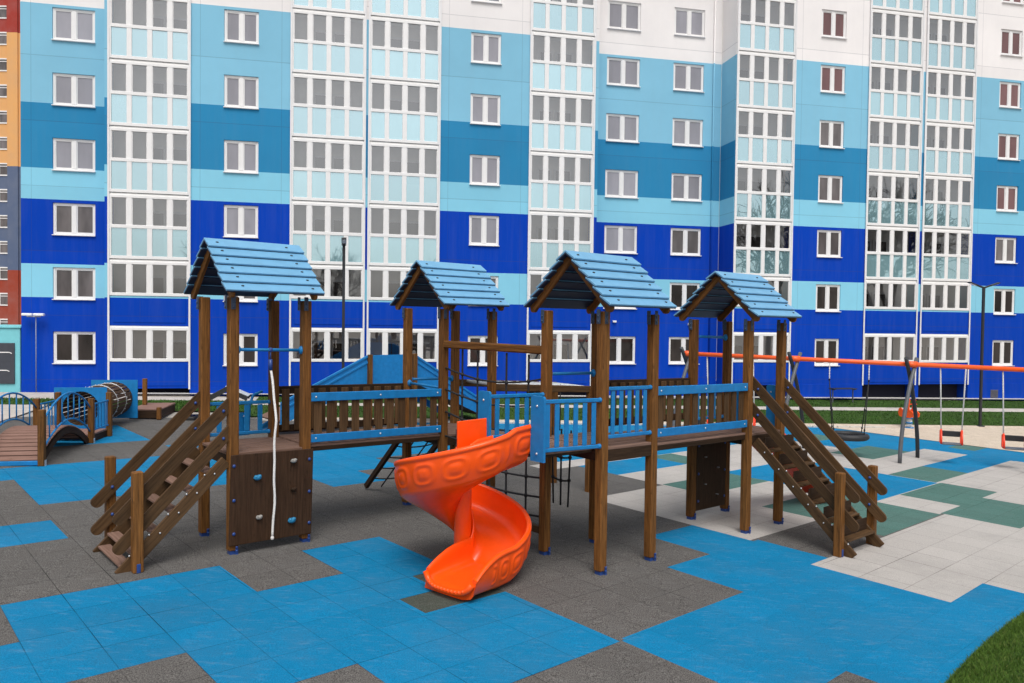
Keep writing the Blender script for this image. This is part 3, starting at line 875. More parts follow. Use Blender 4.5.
pipe(L(TD[0]+.066, TD[1]+S, 3.15), L(TD[0]+S-.066, TD[1]+S, 3.15))
pipe(L(TB[0]+.066, TB[1]+S, 2.20), L(TB[0]+S-.066, TB[1]+S, 2.20))
pipe(L(TB[0], TB[1]+.066, 2.14), L(TB[0], TB[1]+S-.066, 2.14))
# climbing panels
def panel(a0, a1, b, z0, z1, side, holds):
    m = MB(); n = 1
    m.bar(L(a0, b, (z0+z1)/2), L(a1, b, (z0+z1)/2), .024, z1-z0, ch=.006)
    for x in (a0+.05, a1-.05):
        for f in (.13, .5, .88): m.blob(L(x, b+side*.016, z0+(z1-z0)*f), (.024, .014, .024), nu=8, nv=5, mi=1)
    o = m.build('climbing_panel', [WPANEL if a0 < 0 else WDARK, BOLT], play)  # right tower's panel takes darker wood, its shade put into the colour
    for fx, fz, mt, r in holds:
        h = MB(); c = L(a0+(a1-a0)*fx, b+side*.03, z0+(z1-z0)*fz)
        h.blob(c, (r, .035, r*.62), nu=10, nv=6); h.blob(c+Vector((r*.45, side*.006, r*.3)), (r*.5, .03, r*.42), nu=8, nv=5); h.blob(c+Vector((-r*.4, side*.004, r*.25)), (r*.45, .03, r*.4), nu=8, nv=5)
        h.build('climbing_hold', mt, o)
panel(TA[0]-.07, TA[0]+S+.07, TA[1]-.085, .13, 1.34, -1, [(.31, .73, HOLDB, .058), (.75, .88, HOLDW, .048), (.75, .55, WDARK, .045), (.33, .28, HOLDW, .048), (.73, .19, HOLDB, .062)])
panel(TD[0]+.07, TD[0]+S-.07, TD[1]+S-.05, .14, 1.42, -1, [(.25, .72, STEELW, .014), (.68, .55, STEELW, .014), (.25, .35, STEELW, .014), (.66, .18, STEELW, .014), (.65, .9, STEELW, .014)])
# stairs
def stairs(p, out, side, top, n, run, rails, sl, W=S, lastt=1):
    """p: top corner (near stringer), out: horizontal direction of descent, side: direction to the far stringer"""
    p = Vector(p); out = Vector(out); side = Vector(side)
    def Q(d, w, z): q = p+out*d+side*w; return L(q.x, q.y, z)
    st = None
    for w in (.0, W):
        root = MB(); root.bar(Q(.02, w, top-.10), Q(run+.10, w, top-.10-sl*(run+.08)), .038, .165, ch=.008)
        if w == 0:
            for k in range(1, n):
                z = top*(1-k/n); d = (top-z)/sl
                for e in (-.05, .08): root.blob(Q(d+e, -.022, z-.03-.02*e), (.013, .013, .013), nu=6, nv=4, mi=1)
        if st is None: st = root.build('staircase', [WPLANK, STEELW], play)
        else: root.build('stringer', WPLANK, st)
    for k in range(1, n+lastt):
        z = max(top*(1-k/n), .07); d = min((top-z)/sl, run+.02)
        t = MB(); t.bar(Q(d, .022, z), Q(d, W-.022, z), .15, .032, ch=.006); t.build('tread', WDECK if lastt else WPLANK, st)
        if k < n and not lastt:
            t = MB(); t.bar(Q(d-.07, .022, z+top/n*.48), Q(d-.07, W-.022, z+top/n*.48), .016, top/n*.80, ch=.003); t.build('riser', WDARK, st)
    for w in (0, W):
        m = MB(); q = p+out*(run-.08)+side*w
        off = side*(-.085 if w == 0 else .085); q = q+off
        m.obox(L(q.x, q.y, .62), ((1, 0, 0), (0, 1, 0), (0, 0, 1)), (.06, .06, .62), .012); no = m.build('newel_post', WPOST, st)
        m = MB(); c = L(q.x, q.y, .06)
        m.obox(c, ((1, 0, 0), (0, 1, 0), (0, 0, 1)), (.022, .069, .055), .004); m.build('foot_bracket', BOLT, no)
        for z0 in rails:
            h = MB(); a_, b_ = Q(-.10, w, z0+sl*.10), Q(run+.10, w, z0-sl*(run+.10))
            d_ = b_-a_; ln_ = d_.length; d_.normalize(); sd = Vector((side.x, side.y, 0)); up_ = sd.cross(d_)
            if up_.z < 0: up_ = -up_
            r_ = .076; poly = [(0, -r_), (ln_, -r_)]+[(ln_+r_*math.sin(t), -r_*math.cos(t)) for t in [math.pi*k/12 for k in range(1, 12)]]+[(ln_, r_), (0, r_)]
            if d_.cross(up_).dot(sd) < 0: poly = poly[::-1]
            h.prism(poly, a_-sd*.018, d_, up_, sd, .036)
            for e, f in ((.06, 0), (run-.08, 0)): 
                h.blob(Q(e, w-.02 if w == 0 else w-.02, z0-sl*e), (.022, .022, .022), mi=1, nu=7, nv=5)
            h.build('handrail', [WPLANK, BOLT], st)
stairs((TD[0]+.115, TD[1]-.07), (0, -1), (1, 0), 1.60, 7, 1.53, (2.40, 1.98), .925, S-.085, 0)
stairs((TA[0]-.07, TA[1]+.0), (-1, 0), (0, 1), 1.36, 6, 1.22, (1.985, 1.62), 1.0)
# overhead beam and nets
def sag(p, q, s, n=8):
    return [p.lerp(q, k/n)-ZU*(s*4*(k/n)*(1-k/n)) for k in range(n+1)]
m = MB(); m.bar(L(TB[0]-.0, TB[1]+.02, 2.86), L(TC[0]-.0, TC[1]+S-.02, 2.88), .11, .12, ch=.02); m.build('overhead_beam', WPOST, play)
def rope_net(fn, us, vs, sagv, name='rope_net', r=.0155):
    m = MB(); 
    for u in us: m.tube([fn(u, v/10) for v in range(11)], r, 6)
    for v in vs:
        m.tube([fn(u/12, v)-ZU*(sagv*4*(u/12)*(1-u/12)*(1 if v not in (0, 1) else 0)) for u in range(13)], r, 6)
        for u in us: m.blob(fn(u, v)-ZU*(sagv*4*u*(1-u)*(1 if v not in (0, 1) else 0)), (.033, .033, .033), nu=6, nv=4)
    return m.build(name, BLACK, play)
bB, bC = TB[1]-.07, TC[1]+S+.07
rope_net(lambda u, v: L(OF+.02*math.sin(u*9), bB+(bC-bB)*u, 2.80-1.3*v), (.18, .36, .66, .86), (.25, .52, .80), .13)
rope_net(lambda u, v: L(OF+.03*math.sin(u*7), bB+(bC-bB)*u, 1.5-1.15*v), (.12, .3, .5, .68, .86), (.12, .38, .62, .86), .05)
m = MB(); m.bar(L(OF, bB, .33), L(OF, bC, .33), .09, .10, ch=.01); m.build('ground_beam', WPLANK, play)
rope_net(lambda u, v: L(1.05+.05*v, 1.55+.42*u+.10*v*(1-u), 1.62-1.22*v), (.0, .5, 1.), (.35, .65), .03)
deck('net_bridge_deck', TC[0]+.2, TC[0]+S-.1, TC[1]+S+.1, TB[1]-.1, 1.42, 'b', .035, 5, .0)
# monkey bars behind
m = MB()
for b in (TB[1]+.02, TB[1]+S-.02): m.bar(L(TB[0]+S+.07, b, 2.12), L(TB[0]+S+2.62, b, 2.02), .07, .13, ch=.012)
mk = m.build('monkey_bars', WPLANK, play)
for k in range(8):
    x = TB[0]+S+.25+k*.31
    g = MB(); g.tube([L(x, TB[1]+.05, 2.15-k*.012), L(x, TB[1]+S-.05, 2.15-k*.012)], .028, 8); g.build('rung', LIGHTMETAL, mk)
for b in (TB[1]+.02, TB[1]+S-.02):
    g = MB(); c = L(TB[0]+S+2.56, b, 1.0); g.obox(c, ((1, 0, 0), (0, 1, 0), (0, 0, 1)), (.064, .064, 1.06), .012); g.build('post', WPOST, mk)
for x, b in ((1.9, .3), (2.6, .55), (3.1, .35)):
    g = MB(); g.tube([L(x, TB[1]+b, 2.1), L(x+.03, TB[1]+b+.02, 1.6), L(x, TB[1]+b, 1.2)], .012, 6); g.build('hanging_rope', BLACK, mk)
# leaning climbing net on the far side of the second tower
m = MB()
for x in (TB[0]+.03, TB[0]+S-.03): m.bar(L(x, TB[1]+S+.05, 1.34), L(x, 5.90, .06), .075, .10, ch=.01)
ln = m.build('climbing_net_frame', WDARK, play)
g = MB()
for k in range(5):
    t = (k+.6)/5.4; y = TB[1]+S+.05+(5.9-TB[1]-S-.05)*t; z = 1.34-1.28*t
    g.tube(sag(L(TB[0]+.05, y, z), L(TB[0]+S-.05, y, z), .05), .014, 6)
for x in (.35, .68):
    g.tube([L(TB[0]+S*x, TB[1]+S+.05+(5.9-TB[1]-S-.05)*t/8, 1.34-1.28*t/8-.04) for t in range(9)], .014, 6)
g.build('rope_net', BLACK, ln)
# blue slide boards
def board(a, b, z0, z1, w, along):
    """upright rounded board"""
    m = MB(); r = .035; poly = [(-w/2, 0), (w/2, 0)]
    for k in range(7):
        t = math.pi/2*k/6; poly.append((w/2-r+r*math.cos(t), z1-z0-r+r*math.sin(t)))
    for k in range(7):
        t = math.pi/2+math.pi/2*k/6; poly.append((-w/2+r+r*math.cos(t), z1-z0-r+r*math.sin(t)))
    ex = Vector((1, 0, 0)) if along == 'a' else Vector((0, 1, 0)); ez = ex.cross(ZU)
    m.prism(poly, L(a, b, z0)-ez*.018, ex, ZU, ez, .036)
    for f in (.12, .85):
        for s_ in (-1, 1): m.blob(L(a, b, z0)+ZU*((z1-z0)*f)+ez*.02*s_, (.016, .016, .016), nu=7, nv=4, mi=1)
    m.build('slide_board', [BLUE, STEELW], play)
board(-1.06, .10, 1.56, 2.36, .23, 'b'); board(-1.06, 1.12, 1.56, 2.33, .23, 'b')
board(TD[0]+S+.10, TD[1]+.22, 1.56, 2.36, .17, 'b'); board(TD[0]+S+.10, TD[1]+S-.14, 1.56, 2.30, .17, 'b')
board(TA[0]+.62, TA[1]+S+.10, 1.40, 1.74, .17, 'a')
g = MB(); g.tube([L(TA[0]+.70, TA[1]+S+.12, 1.40), L(TA[0]+.72, TA[1]+S+.13, 1.85), L(TA[0]+.78, TA[1]+S+.13, 2.0), L(TA[0]+.92, TA[1]+S+.13, 2.05)], .022, 8); g.build('grab_rail', BLUE, play)

# spiral slide
def spiral():
    ca, cb, rc = -1.43, 1.09, .475
    path = []                                      # (a, b, heading dir, arc length, floor z, bend)
    s = 0.0; ds = .014
    st = 0.37
    n = int(st/ds)
    for k in range(n): path.append((-1.06-(st)*k/n, cb-rc, math.pi, st*k/n))
    tot = math.radians(350); m_ = int(tot*rc/ds); ca = -1.06-st
    for k in range(m_+1):
        t = math.radians(270)-tot*k/m_
        path.append((ca+rc*math.cos(t), cb+rc*math.sin(t), t-math.pi/2, st+tot*rc*k/m_))
    a0, b0, hd, s0 = path[-1]
    for k in range(1, 49): path.append((a0+math.cos(hd)*k*.016, b0+math.sin(hd)*k*.016, hd, s0+k*.016))
    tot_s = path[-1][3]; s_turn_end = s0
    def zf(s):
        if s < .25: return 1.64-.10*s/.25*.3
        f = (s-.25)/(s_turn_end-.25)
        if f < 1: return 1.61-1.44*f
        g_ = (s-s_turn_end)/(tot_s-s_turn_end); return .17-.05*g_
    prof = []
    def arc(cx, cy, r, a0, a1, n): return [(cx+r*math.cos(math.radians(a0+(a1-a0)*k/n)), cy+r*math.sin(math.radians(a0+(a1-a0)*k/n))) for k in range(n+1)]
    inner = [(-.325, .30)] + [(-.322, .2)] + arc(-.20, .12, .12, 180, 270, 6) + [(0, 0), (.1, 0)] + arc(.20, .13, .13, 270, 355, 8) + [(.34, .22), (.348, .31)]
    rim = arc(.378, .325, .036, 170, -60, 9)
    outer = [(.394-.070*(k/22)**2.2, .285-.0165*k) for k in range(23)]
    bot = [(.298, -.105), (.25, -.135), (.20, -.165), (.08, -.22), (-.08, -.29), (-.24, -.34), (-.372, -.37), (-.375, -.2), (-.36, .0), (-.352, .3), (-.338, .315)]
    prof = inner+rim+outer+bot; no = len(inner)+len(rim)
    P = len(prof)
    m = MB()
    for i, (a, b, hd, s) in enumerate(path):
        out = Vector((math.cos(hd+math.pi/2), math.sin(hd+math.pi/2), 0))   # left of heading = away from centre for a clockwise turn
        z = zf(s)
        e = max(0, (s-(tot_s-.55))/.55); e = min(1, e)
        e2 = max(0, (s-(tot_s-.10))/.10)
        su = s*(.86/.49) if s > st else s
        for j, (x, y) in enumerate(prof):
            yy = y
            if y > 0:
                yy = y*(1-.55*e*e)
                if x < -.25: yy *= .4+.6*min(1, max(0, (s-.5)/.8))
            else: yy = y*(1-.55*e)
            xx = x*(1+.05*e)
            if no <= j < no+23:                  # embossed ovals along the outside wall
                h = (j-no)/22.; cell = .40; fx = ((su+.1) % cell)/cell
                if s < tot_s-.35:
                    qx = abs(fx-.5)/.40; qy = abs(h-.45)/.38
                    d = (qx**3+qy**3)**(1/3)
                    bmp = .015*math.exp(-((d-.85)/.13)**2) + .017*math.exp(-(d/.48)**4)
                    xx += bmp
            if e2 and y <= .05: yy -= .03*e2*e2
            p = L(a+out.x*xx, b+out.y*xx, max(z+yy, .012))
            m.v.append(tuple(p))
    Mn = len(path)
    for i in range(Mn-1):
        for j in range(P):
            k = (j+1) % P
            m.f.append((i*P+j, i*P+k, (i+1)*P+k, (i+1)*P+j)); m.uv.append([(0, 0)]*4); m.mi.append(0); m.sm.append(True)
    m.f.append(tuple(range(P))); m.uv.append([(0, 0)]*P); m.mi.append(0); m.sm.append(False)
    m.f.append(tuple(range((Mn-1)*P, Mn*P))[::-1]); m.uv.append([(0, 0)]*P); m.mi.append(0); m.sm.append(False)
    # rolled lip with knobs at the exit
    a, b, hd, s = path[-1]; out = Vector((math.cos(hd+math.pi/2), math.sin(hd+math.pi/2), 0)); fw = Vector((math.cos(hd), math.sin(hd), 0))
    c = L(a, b, zf(s)); pts = []
    for k in range(15):
        x = -.36+.74*k/14; pts.append(c+out*x+fw*(.02+.05*(1-(2*k/14-1)**2))+ZU*(-.02+.13*abs(2*k/14-1)**5))
    m.tube(pts, .036, 10)
    for k in range(2, 13): m.blob(pts[k]+ZU*.012+fw*.02, (.024, .024, .024), nu=8, nv=5)
    sl = m.build('spiral_slide', ORANGE, play)
    m = MB(); m.tube([L(ca, cb, 0), L(ca, cb, .4), L(ca, cb, 1.3), L(ca, cb, 1.62)], [.13, .115, .105, .105], 24); m.build('column', ORANGE, sl)
    m = MB(); m.bar(L(-1.07, 1.07, 1.80), L(-1.55, 1.07, 1.78), .035, .36, ch=.012); m.build('side_guard', ORANGE, sl)
    for v in sl.data.polygons: pass
    return sl
spiral()
# straight slide on the far tower
def straight_slide():
    a0 = TD[0]+S+.09; b0 = TD[1]+S/2; prof = [(-.40, .16), (-.36, .18), (-.34, .15), (-.33, .03), (-.28, 0), (.28, 0), (.33, .03), (.34, .15), (.36, .18), (.40, .16), (.40, .10), (.37, -.05), (-.37, -.05), (-.40, .12)]
    st = []
    for k in range(31):
        t = k/30; x = t*2.55
        z = 1.44 - (1.27*(min(1, max(0, (x-.18)/2.05))))
        st.append((a0+x, z))
    m = MB(); P = len(prof)
    for x, z in st:
        for y, h in prof: m.v.append(tuple(L(x, b0+y, z+h)))
    for i in range(len(st)-1):
        for j in range(P):
            k = (j+1) % P; m.f.append((i*P+j, (i+1)*P+j, (i+1)*P+k, i*P+k)); m.uv.append([(0, 0)]*4); m.mi.append(0); m.sm.append(False)
    m.f.append(tuple(range(P))[::-1]); m.f.append(tuple(range((len(st)-1)*P, len(st)*P)))
    for _ in range(2): m.uv.append([(0, 0)]*P); m.mi.append(0); m.sm.append(False)
    o = m.build('straight_slide', REDOR, play); o['label'] = 'red orange straight slide behind the right stairs'
straight_slide()
# the loose climbing rope hanging from the crossbar of the first tower
c = rw(*(TA[0]+S*.50, TA[1]-.0))
rt = ab2w(TA[0]+S*.50, TA[1]); zt = 2.74+GX*rt.x+GY*rt.y
rope = empty('climbing_rope', (rt.x, rt.y, zt-2.5), PHI, label='thick white rope hanging from the crossbar in front of the brown climbing panel', cat='rope')
m = MB(); pts = []
for k in range(30):
    z = 2.25-k*2.31/29
    out = -.19*min(1, k/9)
    pts.append((.005*math.sin(k*.9)+.012*math.sin(k*.33)+.05*(k/29)**2*-1, out, z+.0))
m.tube(pts, .0165, 10); m.blob((pts[-1][0], pts[-1][1], pts[-1][2]), (.026, .026, .03), nu=8, nv=5)
m.build('rope', ROPEW, rope)
m = MB(); m.tube([(0, 0, 2.5), (0, 0, 2.36)], .010, 6); m.tube([(0, 0, 2.37), (0, -.004, 2.22)], .028, 8); m.blob((0, 0, 2.5), (.034, .034, .034)); m.build('shackle', BOLT, rope)
# ------------------------------------------------------------------ equipment around
def frame_from(p, q):
    """local frame: x along p->q, y to the left; returns root transform"""
    d = Vector(q)-Vector(p); return math.atan2(d.y, d.x)
# arched footbridge
def arched_bridge():
    p, q = Vector((-9.49, 15.2)), Vector((-10.08, 18.05)); Ln = (q-p).length; W = 1.12
    r = empty('arched_bridge', (p.x, p.y, zg(p.x, p.y)), frame_from(p, q), label='small arched footbridge with plank deck and blue hoop railings at the left edge', cat='footbridge')
    rise = .50
    def top(x): return .10+rise*math.sin(math.pi*min(1, max(0, x/Ln)))**.9
    n = 22; m = MB()
    for k in range(n):
        x0, x1 = Ln*k/n+.012, Ln*(k+1)/n-.012
        m.bar((x0, W/2, top(x0)), (x1, W/2, top(x1)), W-.06, .035, ch=.006)
        # bar runs along x; width W
    m.build('deck', WBRIDGE, r)
    for y in (.03, W-.03):
        m = MB(); N_ = 24; poly = []
        for k in range(N_+1): x = Ln*k/N_; poly.append((x, top(x)-.02))
        for k in range(N_, -1, -1):
            x = Ln*k/N_; u = x/Ln; poly.append((x, max(.0, -.16+.60*math.sin(math.pi*u)**.8)))
        for k in range(N_):
            a, b_ = poly[k], poly[k+1]; c, d_ = poly[2*N_+1-k-1], poly[2*N_+1-k]
            for yy, fl in ((y-.025, 0), (y+.025, 1)):
                qd = [(d_[0], yy, d_[1]), (c[0], yy, c[1]), (b_[0], yy, b_[1]), (a[0], yy, a[1])]
                m.quad(qd if not fl else qd[::-1], [(v[0], v[2]) for v in qd])
            m.quad([(d_[0], y-.025, d_[1]), (d_[0], y+.025, d_[1]), (c[0], y+.025, c[1]), (c[0], y-.025, c[1])])
        m.build('arch_beam', WDARK, r)
    m = MB(); m.box(-.05, .0, .02, W-.02, .02, .11, .008); m.build('end_plank', BLUE, r)
    for x in (0, Ln):
        for y in (0, W):
            m = MB(); m.box(-.062, .062, -.062, .062, 0, 1.14 if x == 0 else 1.08, .012)
            o = m.build('post', WPOST, r, (x, y+(-.03 if y == 0 else .03), 0))
            f = MB(); f.box(-.04, .04, -.075, -.064, -.02, .12, .004); f.build('foot_bracket', STEELW, o)
    for y in (-.02, W+.02):
        m = MB()
        for h0 in (.30, .78):
            pts = []
            for k in range(21):
                u = k/20; x = .07+(Ln-.14)*u; z = (h0-.06)*1.0+.46*math.sin(math.pi*u)**.85 + (.10 if h0 > .5 else .0)
                pts.append((x, y, z+.06))
            m.tube(pts, .021, 8)
        o = m.build('hoop_railing', BLUE, r)
        for k in range(1, 8):
            u = k/8; x = .07+(Ln-.14)*u; e = .46*math.sin(math.pi*u)**.85
            b_ = MB(); b_.tube([(x, y, .30+e), (x, y, .88+e)], .015, 6); b_.build('baluster', BLUE, o)
arched_bridge()
# crawl tunnel with its entrance landing
def tunnel():
    p, q = Vector((-10.98, 19.25)), Vector((-11.42, 21.75)); Ln = (q-p).length
    r = empty('crawl_tunnel', (p.x, p.y, zg(p.x, p.y)), frame_from(p, q), label='wooden slatted barrel tunnel between two square blue end panels with round holes', cat='play tunnel')
    cz, R0 = .66, .47
    for x in (0, Ln-.03):
        m = MB(); half = .62; zb_, zt = (.10, 1.20)
        n = 32; hole = .44
        for xx, sg in ((x-.018, -1), (x+.018, 1)):
            ca_ = [math.atan2(zz-cz, yy) % (2*math.pi) for yy in (-half, half) for zz in (zb_, zt)]
            angs = sorted({round(v, 6) for v in [2*math.pi*k/n for k in range(n)]+ca_}); angs.append(angs[0]+2*math.pi)
            for a0, a1 in zip(angs[:-1], angs[1:]):
                def sq(a):
                    c, s_ = math.cos(a), math.sin(a); f = 1/max(abs(c)/half, (s_/(zt-cz) if s_ > 0 else -s_/(cz-zb_)) if abs(s_) > 1e-6 else 0)
                    return (c*f, cz+s_*f)
                A, B = sq(a0), sq(a1); C, D_ = (hole*math.cos(a1), cz+hole*math.sin(a1)), (hole*math.cos(a0), cz+hole*math.sin(a0))
                qd = [(xx, A[0], A[1]), (xx, B[0], B[1]), (xx, C[0], C[1]), (xx, D_[0], D_[1])]
                m.quad(qd if sg > 0 else qd[::-1])
                if sg > 0:
                    m.quad([(x-.018, *A), (x-.018, *B), (x+.018, *B), (x+.018, *A)]); m.quad([(x-.018, *D_), (x+.018, *D_), (x+.018, *C), (x-.018, *C)])
        # corner pieces fill the square exactly
        m.build('end_panel', BLUE, r)
    m = MB(); ns = 26
    for k in range(ns):
        a = 2*math.pi*(k+.5)/ns; w = 2*math.pi*R0/ns*.40
        m.obox((Ln/2-.015, R0*math.cos(a), cz+R0*math.sin(a)), ((1, 0, 0), (0, -math.sin(a), math.cos(a)), (0, math.cos(a), math.sin(a))), (Ln/2-.035, w, .016), .004)
    for k in range(20):
        for x in (.55, 1.25, 1.95):
            a = 2*math.pi*(k+.5)/20; m.blob((x, (R0+.036)*math.cos(a), cz+(R0+.036)*math.sin(a)), (.014, .014, .014), nu=5, nv=3, mi=1)
    ba = m.build('barrel', [WPLANK, STEELW], r)
    for x in (.55, 1.25, 1.95): m = MB(); m.tube([(x, (R0+.016)*math.cos(2*math.pi*k/32), cz+(R0+.022)*math.sin(2*math.pi*k/32)) for k in range(32)], .010, 6, closed=True); m.build('steel_hoop', STEELW, ba)
tunnel()
def landing():
    p, q = Vector((-10.08, 18.12)), Vector((-10.22, 19.12)); Ln = (q-p).length; W = 1.15
    r = empty('tunnel_landing', (p.x, p.y, zg(p.x, p.y)), frame_from(p, q), label='low wooden landing with blue picket rails between the arched bridge and the tunnel', cat='platform')
    m = MB()
    for k in range(6): m.box(.02, Ln, W*k/6+.006, W*(k+1)/6-.006, .16, .20, .005)
    m.build('deck', WBRIDGE, r)
    m = MB(); m.box(.03, Ln-.01, .0, .04, .0, .155, .006); m.build('joist', WDARK, r)
    m = MB(); m.box(.03, Ln-.01, W-.04, W, .0, .155, .006); m.build('joist', WDARK, r)
    for x, y in ((Ln, -.03), (Ln, W+.03)):
        m = MB(); m.box(-.062, .062, -.062, .062, 0, 1.12, .012); m.build('post', WPOST, r, (x, y, 0))
    for y in (-.03, W+.03):
        m = MB(); m.box(.07, Ln-.07, y-.015, y+.015, .90, .94, .008); m.box(.07, Ln-.07, y-.015, y+.015, .28, .32, .008); o = m.build('railing', BLUE, r)
        for k in range(5):
            b_ = MB(); x = .14+(Ln-.28)*k/4; b_.box(x-.025, x+.025, y-.008, y+.008, .325, .895, .004); b_.build('picket', BLUE, o)
landing()
def low_deck():
    p, q = Vector((-11.05, 22.35)), Vector((-10.15, 22.52))
    r = empty('low_deck', (p.x, p.y, zg(p.x, p.y)), frame_from(p, q), label='low plank deck with one short post to the right of the barrel tunnel', cat='platform')
    m = MB()
    for k in range(6): m.box(-.25, .62, .3*k+.006, .3*(k+1)-.006, .26, .30, .006)
    m.build('deck', WBRIDGE, r)
    m = MB(); m.box(-.25, .62, .0, .05, .02, .255, .008); m.build('joist', WDARK, r)
    m = MB(); m.box(.57, .62, .055, 1.75, .02, .255, .008); m.build('joist', WDARK, r)
    m = MB(); m.box(-.062, .062, -.062, .062, .3, 1.12, .012); m.build('post', WPOST, r, (-.14, 1.2, 0))
    m = MB(); m.box(-.062, .062, -.062, .062, 0, .36, .012); m.build('post', WPOST, r, (.60, -.08, 0))
low_deck()
def metal_slide():
    p = Vector((-9.95, 22.45)); q = p+Vector((1.6, .35))
    r = empty('embankment_slide', (p.x, p.y, zg(p.x, p.y)), frame_from(p, q), label='small slide with black sides and a grey metal top beyond the left stairs', cat='slide')
    for y in (0, .62):
        m = MB(); m.bar((.05, y, .16), (1.45, y, .95), .04, .15, ch=.01); m.bar((1.42, y, .90), (2.0, y, .62), .04, .13, ch=.01); m.bar((1.44, y, 0), (1.44, y, .88), .06, .06); m.bar((1.95, y, 0), (1.95, y, .60), .06, .06); m.build('side_rail', RUBBER, r)
    m = MB(); m.bar((.0, .31, .10), (1.42, .31, .90), .56, .02, ch=.004); m.build('chute', GREYMETAL, r)
    m = MB(); m.bar((1.36, .31, 1.00), (2.02, .31, .70), .58, .025, ch=.006); m.build('top_sheet', LIGHTMETAL, r)
    m = MB(); m.box(-.12, .5, -.05, .67, .0, .10, .02); m.build('foot_mat', RUBBER, r)
metal_slide()
# blue sided ramp bridge in the middle distance
def ramp_bridge():
    o = rw(4.0, 12.4)
    r = empty('ramp_bridge', o, PHI, label='blue sided ramp bridge with two slopes and a flat middle behind the bridge railing', cat='ramp')
    W = 1.3
    P = [(-2.7, .40, 1.0), (-.02, 1.34, 2.20), (1.55, 1.34, 2.20), (4.6, .02, .48)]
    for y in (0, W):
        m = MB()
        for (x0, b0, t0), (x1, b1, t1) in zip(P[:-1], P[1:]):
            if y: t0, t1 = t0-.75, t1-.75; b0, b1 = b0-.3, b1-.3
            gx0, gx1 = x0+.03, x1-.03
            for yy, fl in ((y-.02, 0), (y+.02, 1)):
                qd = [(gx0, yy, b0), (gx1, yy, b1), (gx1, yy, t1), (gx0, yy, t0)]
                m.quad(qd if not fl else qd[::-1])
            m.quad([(gx0, y-.02, t0), (gx1, y-.02, t1), (gx1, y+.02, t1), (gx0, y+.02, t0)])
            m.quad([(gx0, y-.02, b0), (gx0, y+.02, b0), (gx1, y+.02, b1), (gx1, y-.02, b1)])
            m.quad([(gx0, y-.02, b0), (gx0, y-.02, t0), (gx0, y+.02, t0), (gx0, y+.02, b0)]); m.quad([(gx1, y-.02, b1), (gx1, y+.02, b1), (gx1, y+.02, t1), (gx1, y-.02, t1)])
            if b0 != b1: m.bar((gx0, y-.035, t0-.20), (gx1, y-.035, t1-.20), .025, .05, ch=.004); m.bar((gx0, y-.035, t0-.03), (gx1, y-.035, t1-.03), .03, .06, ch=.004)
        m.build('side_panel', BLUE, r)
    m = MB()
    for (x0, b0, t0), (x1, b1, t1) in zip(P[:-1], P[1:]):
        m.bar((x0, W/2, b0+.10), (x1, W/2, b1+.10), W-.05, .05, ch=.004)
    m.build('deck', WDECK, r)
    for x, h in ((-.0, 2.22), (1.55, 2.22)):
        for y in (-.07, W+.07):
            m = MB(); m.box(-.062, .062, -.062, .062, -.1, h if y < 0 else h-.85, .012); m.build('post', WPOST, r, (x, y, 0))
ramp_bridge()

# swing set
SW_ANG = R(120)
def swl(tt, off, z=0):
    c, s_ = math.cos(SW_ANG), math.sin(SW_ANG)
    return rw(14.16+c*tt+off, 1.45+s_*tt, z)
ZBEAM = 2.60
o0 = swl(0, 0); p1 = swl(1, 0)
SWR = math.atan2(p1.y-o0.y, p1.x-o0.x)
swing = empty('swing_set', o0, SWR, label='long swing set with an orange top beam on crossed curved grey legs', cat='swing frame')
inv = Matrix.Translation(o0) @ Matrix.Rotation(SWR, 4, 'Z'); inv.invert()
def SL(tt, off, z=0): return inv @ swl(tt, off, z)
BAY = 2.95
m = MB(); m.tube([SL(-BAY-.15, 0, ZBEAM), SL(2*BAY+.15, 0, ZBEAM)], .062, 14); m.build('top_beam', ORANGEP, swing)
for k in (-1, 0, 1, 2):
    for sg in (-1, 1):
        pts = []
        for i in range(13):
            u = i/12; z = u*(ZBEAM+.17); off = sg*(.78*(1-(u)**1.75)-.20*u**2)
            pts.append(SL(k*BAY+sg*.06, off, z))
        g = MB(); g.tube(pts, .052, 10); g.build('leg', GREYMETAL if sg < 0 else DARKMETAL, swing)
    g = MB(); c = SL(k*BAY, 0, ZBEAM); g.tube([SL(k*BAY-.14, 0, ZBEAM), SL(k*BAY+.14, 0, ZBEAM)], .085, 12); g.build('clamp', ORANGEP, swing)
def chain(m, p, q, r=.013, n=14):
    p, q = Vector(p), Vector(q)
    for k in range(n):
        a, b_ = p.lerp(q, k/n), p.lerp(q, (k+1)/n); c = (a+b_)/2; d = (b_-a)
        m.obox(c, ((1, 0, 0), (0, 1, 0), (0, 0, 1)), (.016 if k % 2 else .008, .008 if k % 2 else .016, d.length*.52), .004)
def make_swing(lab, tt, w):
    r = empty('swing', swl(tt, 0), SWR-.12, label=lab, cat='swing', group='flat cradle swings on the swing frame')
    for sx in (-1, 1):
        m = MB(); x = sx*w/2
        m.tube([(x*1.22, 0, ZBEAM-.06), (x*1.18, 0, ZBEAM-.3), (x, -.02, .86)], .018, 6)
        chain(m, (x*1.22, 0.012, ZBEAM-.07), (x*1.15, .012, ZBEAM-.62), n=16)
        m.build('chain', ROPEW, r)
        m = MB(); m.tube([(x, .15, .55), (x, .12, .70), (x, .0, .90), (x, -.17, .86), (x, -.17, .55), (x, .12, .55)], .024, 8); m.build('side_hoop', REDOR, r)
    m = MB(); m.box(-w/2+.025, w/2-.025, -.195, -.15, .71, .86, .014); m.build('guard', RUBBER, r)
    m = MB(); m.box(-w/2+.01, w/2-.01, -.19, .14, .52, .555, .012); m.build('seat', GREYMETAL, r)
    return r
make_swing('orange sided swing with a black guard, nearest the curved grey legs', -1.00, .48)
